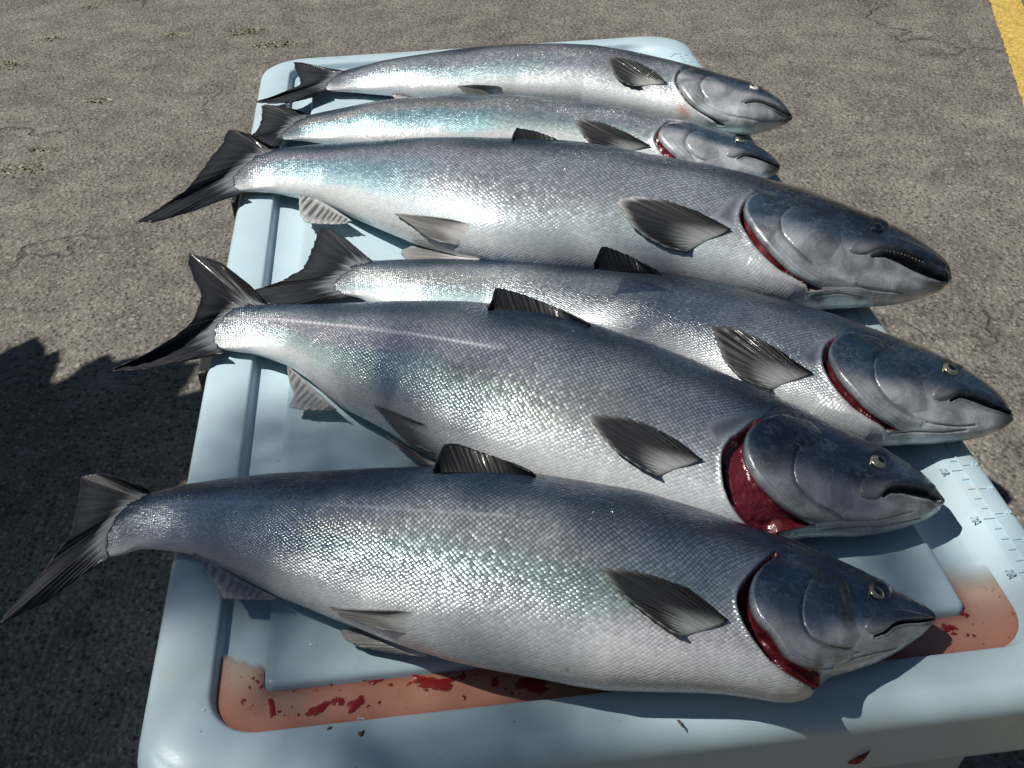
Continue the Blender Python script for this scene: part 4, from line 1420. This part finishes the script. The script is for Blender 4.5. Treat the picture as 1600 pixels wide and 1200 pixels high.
# farthest
FISH.append(dict(
    seed=1, label='farthest salmon from the viewer, its closed gill cover edged by a thin black line',
    top=[(503, 130), (508, 122), (520, 116), (537.5, 110.6), (567.5, 103), (605, 94.7), (660, 87), (716, 80), (772, 74.4), (829, 71), (885, 71), (940, 74), (996, 82.5), (1052.5, 96), (1109, 110.6), (1146, 121), (1172.5, 128), (1193, 137),
         (1221, 157), (1232, 172), (1238, 184)],
    bot=[(503, 132), (507, 140), (520, 143), (539, 144), (567.5, 147), (612, 152), (650, 158), (700, 162), (800, 165), (900, 174), (1000, 189), (1050, 199), (1100, 208), (1156, 212), (1174, 212), (1202.5, 204), (1229, 194), (1238, 186)],
    operc=M1((800, 250), (690, 255), (642, 292), (622, 345), (650, 420), (720, 520), (800, 592), (900, 652), (1032, 717)),
    cover_soft=M1((1150, 700), (1000, 600), (880, 520), (880, 380), (980, 300), (900, 265)),
    shoulder=M1((650, 260), (612, 305), (603, 350), (636, 430), (706, 532), (786, 602), (896, 672), (985, 737)),
    gap_in=M1((680, 265), (650, 300), (632, 345), (660, 415), (730, 512), (810, 584), (905, 642), (1036, 716)),
    gills=False, gapdepth=.006, gapw=3,
    preop=M1((930, 288), (855, 328), (815, 390), (830, 450), (900, 522)),
    cheek_soft=M1((1000, 530), (1080, 450), (1080, 360), (1000, 300)),
    maxilla=M1((1145, 512), (1200, 485), (1300, 485), (1420, 530), (1540, 610), (1560, 640), (1450, 568), (1350, 525), (1270, 518), (1210, 537), (1160, 530)),
    mouth=[(x, y, w_) for (x, y), w_ in zip(M1((1200, 540), (1275, 524), (1350, 534), (1450, 578), (1565, 640)), [1, 1.8, 2.4, 2.4, 1.4])],
    grooves=[(M1((760, 500), (900, 580), (1050, 640), (1300, 685), (1500, 685)), 1.5, .0008)],
    eye=(1179, 136, 7.5), pup=.45, pupoff=-.35, iris=IRIS_WHITE, jaw=.57, tipr=30, cheek=(.045, .062, .09),
    nape=M1((800, 245), (660, 235), (520, 265), (480, 310), (560, 360), (600, 330), (640, 270)),
    tint=[(.1, .45, .66, .8, TEAL, .5), (.35, .75, .42, .56, PINK, .8)],
    tail=(K1((842, 272), (750, 292), (668, 355), (648, 390), (690, 435)), K1((750, 255), (650, 238), (500, 203), (412, 194), (430, 260), (465, 335), (470, 392), (350, 440), (200, 500), (83, 531), (200, 546), (400, 537), (580, 490)), (.004, 0, 0)),
    pectoral=(M1((548, 372), (490, 385), (410, 392), (325, 398)), M1((430, 268), (280, 188), (130, 140), (46, 150), (50, 200), (90, 290), (150, 352), (240, 392), (330, 398))),
    pelvic=[([(786, 137), (788, 143), (778, 150)], [(775, 134.5), (755, 132.5), (735, 132), (711, 134), (722, 143), (740, 149), (760, 151)], .03, .03, True)],
    anal=[(K1((1130, 384), (1250, 400), (1400, 425), (1520, 450)), K1((1160, 420), (1240, 478), (1285, 515), (1370, 515), (1440, 505), (1510, 490)), .014, .01, False)],
    rows=135, cols=50, spots=[(1066, 172, 8, (.55, .22, .16), .7), (1073, 180, 6, (.55, .22, .16), .6)]))

for F in FISH:
    build_salmon(F)

# ------------------------------------------------------------------ bloody water in the channel of the lid
ZP = LZ - 0.0072
P_out = [(x, y) for x, y, z in loops[16]]
P_in = [(x, y) for x, y, z in loops[20]]
bm = bmesh.new()
n_out = len(P_out)
V, Fc, Cc = [], [], []
for (xo, yo), (xi, yi) in zip(P_out, P_in):
    for m in range(7):
        k = m / 6
        x, y = xo + (xi - xo) * k, yo + (yi - yo) * k
        V.append((x, y, ZP))
        # wet front channel: crisp shore on the left, thinning out up the right-hand side
        if x < 0.0732:
            sh = -0.377 - (x - .044) * .45
            f_ = float(np.clip((sh - y) / .004, -1, 1))
        elif x > 0.50:
            f_ = float(1.1 - ss(-.415, -.352, y) * 1.25)
        else:
            f_ = 1.0 if y < -0.3 else -1.0
        g_ = max(float(ss(-.005, .040, (-0.377 - (x - .044) * .45) - y)), float(ss(.06, .12, x))) if x < .12 else (float(1 - ss(-.43, -.375, y)) if x > .5 else 1.0)
        Cc.append((f_, g_, {0: 1.0, 1: .25, 5: .2, 6: .9}.get(m, 0.0)))
for j in range(n_out):
    k = (j + 1) % n_out
    for m in range(6):
        q = [j * 7 + m, k * 7 + m, k * 7 + m + 1, j * 7 + m + 1]
        if max(Cc[i][0] for i in q) > -0.3 and max(V[i][1] for i in q) < -0.30:
            Fc.append(q)
used = sorted({i for q in Fc for i in q})
mp = {u: i for i, u in enumerate(used)}
pud = mesh_obj('puddle', [V[u] for u in used], [[mp[i] for i in q] for q in Fc], PUDDLE, cols={'col': [[max(c, 0) for c in Cc[u]] for u in used]})
tag(pud, 'pink bloody water pooled in the front channel of the cooler lid', 'puddle')


def blob(name, px, py, rx, ry, rot, z, hgt, mat, seed, seg=22):
    r = random.Random(seed)
    c = unproj((px, py), z)[0]
    sx = np.linalg.norm(unproj((px + 1, py), z)[0] - c)
    sy = np.linalg.norm(unproj((px, py + 1), z)[0] - c)
    hs_ = [(m, r.uniform(0, 6.28), r.uniform(.10, .46) / m ** .5) for m in (2, 3, 4, 6, 9)]
    V, Fc, A = [(c[0], c[1], z + hgt)], [], [1.0]
    rings = ((.4, .85, 1.0), (.72, .5, .95), (.95, .15, .7), (1.18, .02, .0))
    for ring, kz, al in rings:
        for i in range(seg):
            a = i / seg * 6.283
            k = ring * (1 + sum(q * math.sin(m * a + p) for m, p, q in hs_) * min(1, ring + .2))
            x, y = math.cos(a) * rx * k * sx, math.sin(a) * ry * k * sy
            V.append((c[0] + x * math.cos(rot) - y * math.sin(rot), c[1] + x * math.sin(rot) + y * math.cos(rot), z + hgt * kz))
            A.append(al)
    for i in range(seg):
        k = (i + 1) % seg
        Fc.append([0, 1 + i, 1 + k])
        for q in range(len(rings) - 1):
            Fc.append([1 + q * seg + i, 1 + (q + 1) * seg + i, 1 + (q + 1) * seg + k, 1 + q * seg + k])
    return mesh_obj(name, V, Fc, mat, cols={'col': [(a, a, a) for a in A]})


big = [(682, 1068, 26, 11, .05, 'broad bright red blood clot afloat in the middle of the front channel'),
       (655, 1061, 11, 7, -.3, 'pointed red blood clot touching the broad clot in the front channel'),
       (425, 1106, 5, 15, .15, 'upright streak of red blood by the left end of the pink channel'),
       (556, 1100, 14, 9, .3, 'dark red blood clot at the lower middle of the pink channel'),
       (528, 1096, 9, 8, .4, 'ring shaped smear of blood left of the dark clot in the channel'),
       (497, 1108, 17, 8, .5, 'stringy branching red smear in the left half of the channel'),
       (722, 1057, 7, 5, -.4, 'small bright red fleck right of the broad clot'),
       (773, 1066, 5, 9, -.3, 'dark red clot sliver in the channel below the fish belly'),
       (832, 1070, 26, 12, -.15, 'wide dark blood patch under the belly of the nearest salmon'),
       (1482, 981, 11, 6, -.4, 'red blood smear beside the snout of the nearest salmon'),
       (1507, 960, 5, 5, .3, 'small red fleck by the corner of the raised panel'),
       (585, 1065, 10, 4, .1, 'thin red fleck near the panel edge in the channel')]
for i, (x, y, rx, ry, ro, lb) in enumerate(big):
    o = blob('blood_clot', x, y, rx, ry, ro, ZP + .0003, .0007, CLOT, i + 40, 26)
    tag(o, lb, 'blood clot', 'blood clots in the channel')
r2 = random.Random(3)
small = [(395, 1060), (402, 1065), (390, 1074), (408, 1073), (380, 1094), (378, 1099), (436, 1112), (466, 1117), (459, 1080), (516, 1070), (610, 1070), (640, 1068), (745, 1054), (592, 1098), (575, 1103), (790, 1076), (800, 1083), (610, 1055), (570, 1062), (1490, 990), (1512, 992), (1522, 993), (725, 1090), (665, 1078)]
for i, (x, y) in enumerate(small):
    o = blob('blood_fleck', x, y, r2.uniform(2, 4.5), r2.uniform(1.3, 3), r2.uniform(-.8, .8), ZP + .0003, .0004, CLOT, i + 90, 12)
    tag(o, 'tiny dark red blood fleck floating in the pink channel', 'blood fleck', 'tiny blood flecks in the channel')
for i, (x, y, rx, ry, lb) in enumerate([(515, 1138, 4, 2, 'dark crumb on the front rim of the lid left of the reddish one'), (565, 1146, 4.5, 4, 'reddish brown crumb on the front rim of the lid'),
                                        (1063, 1130, 2.5, 5, 'thin reddish crumb on the rim below the nearest salmon')]):
    tag(blob('crumb', x, y, rx, ry, .3, LZ, .001, BITS, i + 200, 9), lb, 'crumb', 'crumbs on the lid rim')

# a scrap of flesh stuck on the front skirt of the lid
sc = np.array([0.429, YF - .0008, LZ - .042])
V, Fc = [], []
for i in range(9):
    k = i / 8
    x = sc[0] - .006 + .012 * k
    z = sc[2] - .005 + .011 * k ** 1.6
    hh = .0024 * math.sin(math.pi * min(1, k * 1.1 + .08)) + .0004
    V += [(x, YF - .0002, z - hh), (x, YF - .0034 * math.sin(math.pi * (k * .9 + .05)), z), (x, YF - .0002, z + hh)]
Fc = [[i * 3 + m, i * 3 + 3 + m, i * 3 + 4 + m, i * 3 + 1 + m] for i in range(8) for m in (0, 1)]
tag(mesh_obj('flesh_scrap', V, Fc, FLESH), 'scrap of red flesh stuck to the front skirt of the lid', 'scrap')

# drops of water
V, Fc = [], []
r3 = random.Random(11)


def drop(x, y, z, r):
    k = len(V)
    for i in range(4):
        a = i / 3 * math.pi / 2
        for j in range(10):
            V.append((x + r * math.cos(a) * math.cos(j * .6283), y + r * math.cos(a) * math.sin(j * .6283), z + r * .45 * math.sin(a)))
    for i in range(3):
        for j in range(10):
            Fc.append([k + i * 10 + j, k + i * 10 + (j + 1) % 10, k + i * 10 + 10 + (j + 1) % 10, k + i * 10 + 10 + j])


for px, py, sp_, nn_ in ((1491, 1074, 8, 4), (485, 1005, 12, 4), (560, 1122, 14, 3), (433, 722, 6, 2), (320, 1104, 6, 1), (900, 1140, 250, 5)):
    for _ in range(nn_):
        q = unproj((px + r3.gauss(0, sp_ * .5), py + r3.gauss(0, sp_ * .25)), LZ)[0]
        if 0.02 < q[0] < .575 and q[1] > YF + .022:
            zz = LZ - (.0021 if .078 < q[0] < .516 and -.40 < q[1] < .58 else 0)
            drop(q[0], q[1], zz, r3.uniform(.0005, .0012))
tag(mesh_obj('water_drops', V, Fc, DROP), kind='stuff')

# ------------------------------------------------------------------ a shrub added to cast the asphalt shadow, and the tree shading the cooler (both out of frame, left)


def leaf(V, Fc, c, d, n, L, W):
    d, n = Vector(d).normalized(), Vector(n)
    s = d.cross(n)
    if s.length < 1e-4:
        s = d.orthogonal()
    s.normalize()
    n = s.cross(d)
    c = Vector(c)
    k = len(V)
    V += [tuple(c), tuple(c + d * L * .35 + s * W - n * L * .04), tuple(c + d * L * .35 - s * W - n * L * .04), tuple(c + d * L * .38), tuple(c + d * L * .72 + s * W * .7 - n * L * .12),
          tuple(c + d * L * .72 - s * W * .7 - n * L * .12), tuple(c + d * L - n * L * .2)]
    Fc += [[k, k + 3, k + 1], [k, k + 2, k + 3], [k + 1, k + 3, k + 6, k + 4], [k + 2, k + 5, k + 6, k + 3]]


def tube(V, Fc, pts, radii, seg=9):
    pts = [Vector(p) for p in pts]
    k0 = len(V)
    for i, p in enumerate(pts):
        d = (pts[min(i + 1, len(pts) - 1)] - pts[max(i - 1, 0)]).normalized()
        x = d.orthogonal().normalized()
        y = d.cross(x)
        for j in range(seg):
            a = j / seg * 6.283
            V.append(tuple(p + (x * math.cos(a) + y * math.sin(a)) * radii[i]))
    for i in range(len(pts) - 1):
        for j in range(seg):
            Fc.append([k0 + i * seg + j, k0 + i * seg + (j + 1) % seg, k0 + (i + 1) * seg + (j + 1) % seg, k0 + (i + 1) * seg + j])


def rv(r):
    while True:
        v = Vector((r.uniform(-1, 1), r.uniform(-1, 1), r.uniform(-1, 1)))
        if 0.05 < v.length < 1:
            return v


rb = random.Random(5)
shadow_bush = empty('shadow_shrub', (-1.30, 0.28, 0))
tag(shadow_bush, 'unseen broad leafed evergreen added left of the cooler to cast the shadow on the asphalt', 'shadow_shrub')
V, Fc = [], []
for i in range(7):
    a = i / 7 * 6.283
    tube(V, Fc, [(-1.30 + .05 * math.cos(a), .28 + .05 * math.sin(a), -.02), (-1.30 + .16 * math.cos(a), .28 + .2 * math.sin(a), .5), (-1.28 + .26 * math.cos(a), .28 + .34 * math.sin(a), 1.05)], [.02, .014, .006])
mesh_obj('stem', V, Fc, BARK, shadow_bush)
V, Fc = [], []
for i in range(5200):
    v = rv(rb)
    q = Vector((-1.27 + v.x * .42, .12 + v.y * .52, .72 + v.z * .57))
    leaf(V, Fc, q, v + rv(rb) * .6, rv(rb) + Vector((0, 0, 1)), rb.uniform(.12, .20), rb.uniform(.030, .050))
# leafy shoots placed towards the sun to give the cast shadow its points
for gx, gy, T, wd in ((-.548, .845, 1.30, .05), (-.215, .672, 1.62, .06), (-.41, .775, 1.45, .10), (-.30, .765, 1.55, .09), (-.235, .55, 1.6, .08), (-.24, .40, 1.6, .08), (-.62, .76, 1.3, .08), (-.235, .1, 1.6, .08), (-.235, .25, 1.6, .08)):
    tipp = Vector((gx, gy, 0)) + Vector(TO_SUN) * T
    root_ = Vector((-1.28, min(gy, .35), .80))
    dirr = (tipp - root_)
    for m in range(70):
        k = .25 + .68 * m / 70
        q = root_ + dirr * k + rv(rb) * wd * (1.15 - k) * 1.4
        leaf(V, Fc, q, dirr.normalized() + rv(rb) * .35, rv(rb) + Vector(TO_SUN) * 1.5, .14, .04)
    leaf(V, Fc, tipp - dirr.normalized() * .16, dirr, Vector(TO_SUN), .16, .03)
lf = mesh_obj('foliage', V, Fc, LEAF, shadow_bush, smooth=False)
lf['kind'] = 'stuff'

rt = random.Random(9)
tree = empty('shade_tree', (-5.6, -2.6, 0))
tag(tree, 'leafy tree standing left behind the viewer, its thin twigs dappling the lid', 'tree')
V, Fc = [], []
tube(V, Fc, [(-5.6, -2.6, -.05), (-5.55, -2.55, 1.2), (-5.4, -2.5, 2.8), (-5.3, -2.4, 4.6), (-5.2, -2.4, 6.5)], [.24, .19, .16, .12, .06], 12)
mesh_obj('trunk', V, Fc, BARK, tree)
V, Fc = [], []
tips = []
DAP = [(350, 672, .05, 32), (430, 690, .05, 36), (520, 690, .05, 16), (400, 600, .04, 10), (330, 868, .03, 26), (560, 1160, .04, 20), (690, 1160, .045, 46), (780, 1175, .05, 24), (450, 1000, .03, 10), (880, 1180, .04, 7), (1385, 885, .03, 11), (1575, 835, .025, 6),
       (190, 825, .03, 15), (245, 812, .03, 13), (300, 790, .035, 13), (390, 790, .035, 14), (480, 775, .035, 14), (575, 770, .035, 12), (590, 625, .04, 20), (660, 640, .04, 22), (730, 655, .035, 10),
       (930, 450, .04, 18), (1000, 485, .045, 24), (1070, 480, .04, 20), (1150, 490, .04, 10), (1230, 885, .035, 14), (1250, 715, .04, 16), (1320, 715, .035, 14),
       (1340, 360, .04, 14), (1420, 380, .03, 8), (1390, 565, .04, 12), (870, 560, .04, 8)]
LV, LF = [], []
for px, py, rr, nl_ in DAP:
    c0 = Vector(unproj((px, py), LZ + .04)[0])
    T = rt.uniform(6.2, 7.4)
    cc = c0 + Vector(TO_SUN) * T
    tips.append(cc)
    for _ in range(nl_):
        v = rv(rt)
        leaf(LV, LF, cc + v * rr * 1.6, rv(rt), rv(rt), rt.uniform(.04, .07), rt.uniform(.010, .016))
for cc in tips:
    hub = Vector((-5.25, -2.4, min(6.3, cc.z + .6)))
    mid_ = hub.lerp(cc, .55) + Vector((0, 0, .35))
    tube(V, Fc, [hub, mid_, cc], [.02, .008, .002], 5)
mesh_obj('limb', V, Fc, BARK, tree)
for i in range(9000):
    v = rv(rt)
    q = Vector((-5.6 + v.x * 1.9, -3.5 + v.y * 1.7, 6.0 + v.z * 1.8))
    leaf(LV, LF, q, rv(rt), rv(rt), rt.uniform(.08, .13), rt.uniform(.02, .035))
lf = mesh_obj('crown', LV, LF, LEAF, tree, smooth=False)
lf['kind'] = 'stuff'

# unseen belt of trees, added to darken the fish reflections and the sky fill
rw = random.Random(21)
V, Fc = [], []
for i in range(15000):
    a = rw.uniform(-math.pi, math.pi)
    R = rw.uniform(12, 15)
    top_ = (3.6 if abs(a) < 1.7 else 7.5) + 1.2 * math.sin(a * 5) + .8 * math.sin(a * 13)
    q = Vector((R * math.sin(a), R * math.cos(a), top_ * rw.random() ** .8))
    leaf(V, Fc, q, rv(rw), rv(rw), rw.uniform(.4, .8), rw.uniform(.12, .25))
wood = mesh_obj('unseen_woods', V, Fc, LEAF, smooth=False)
tag(wood, kind='stuff')
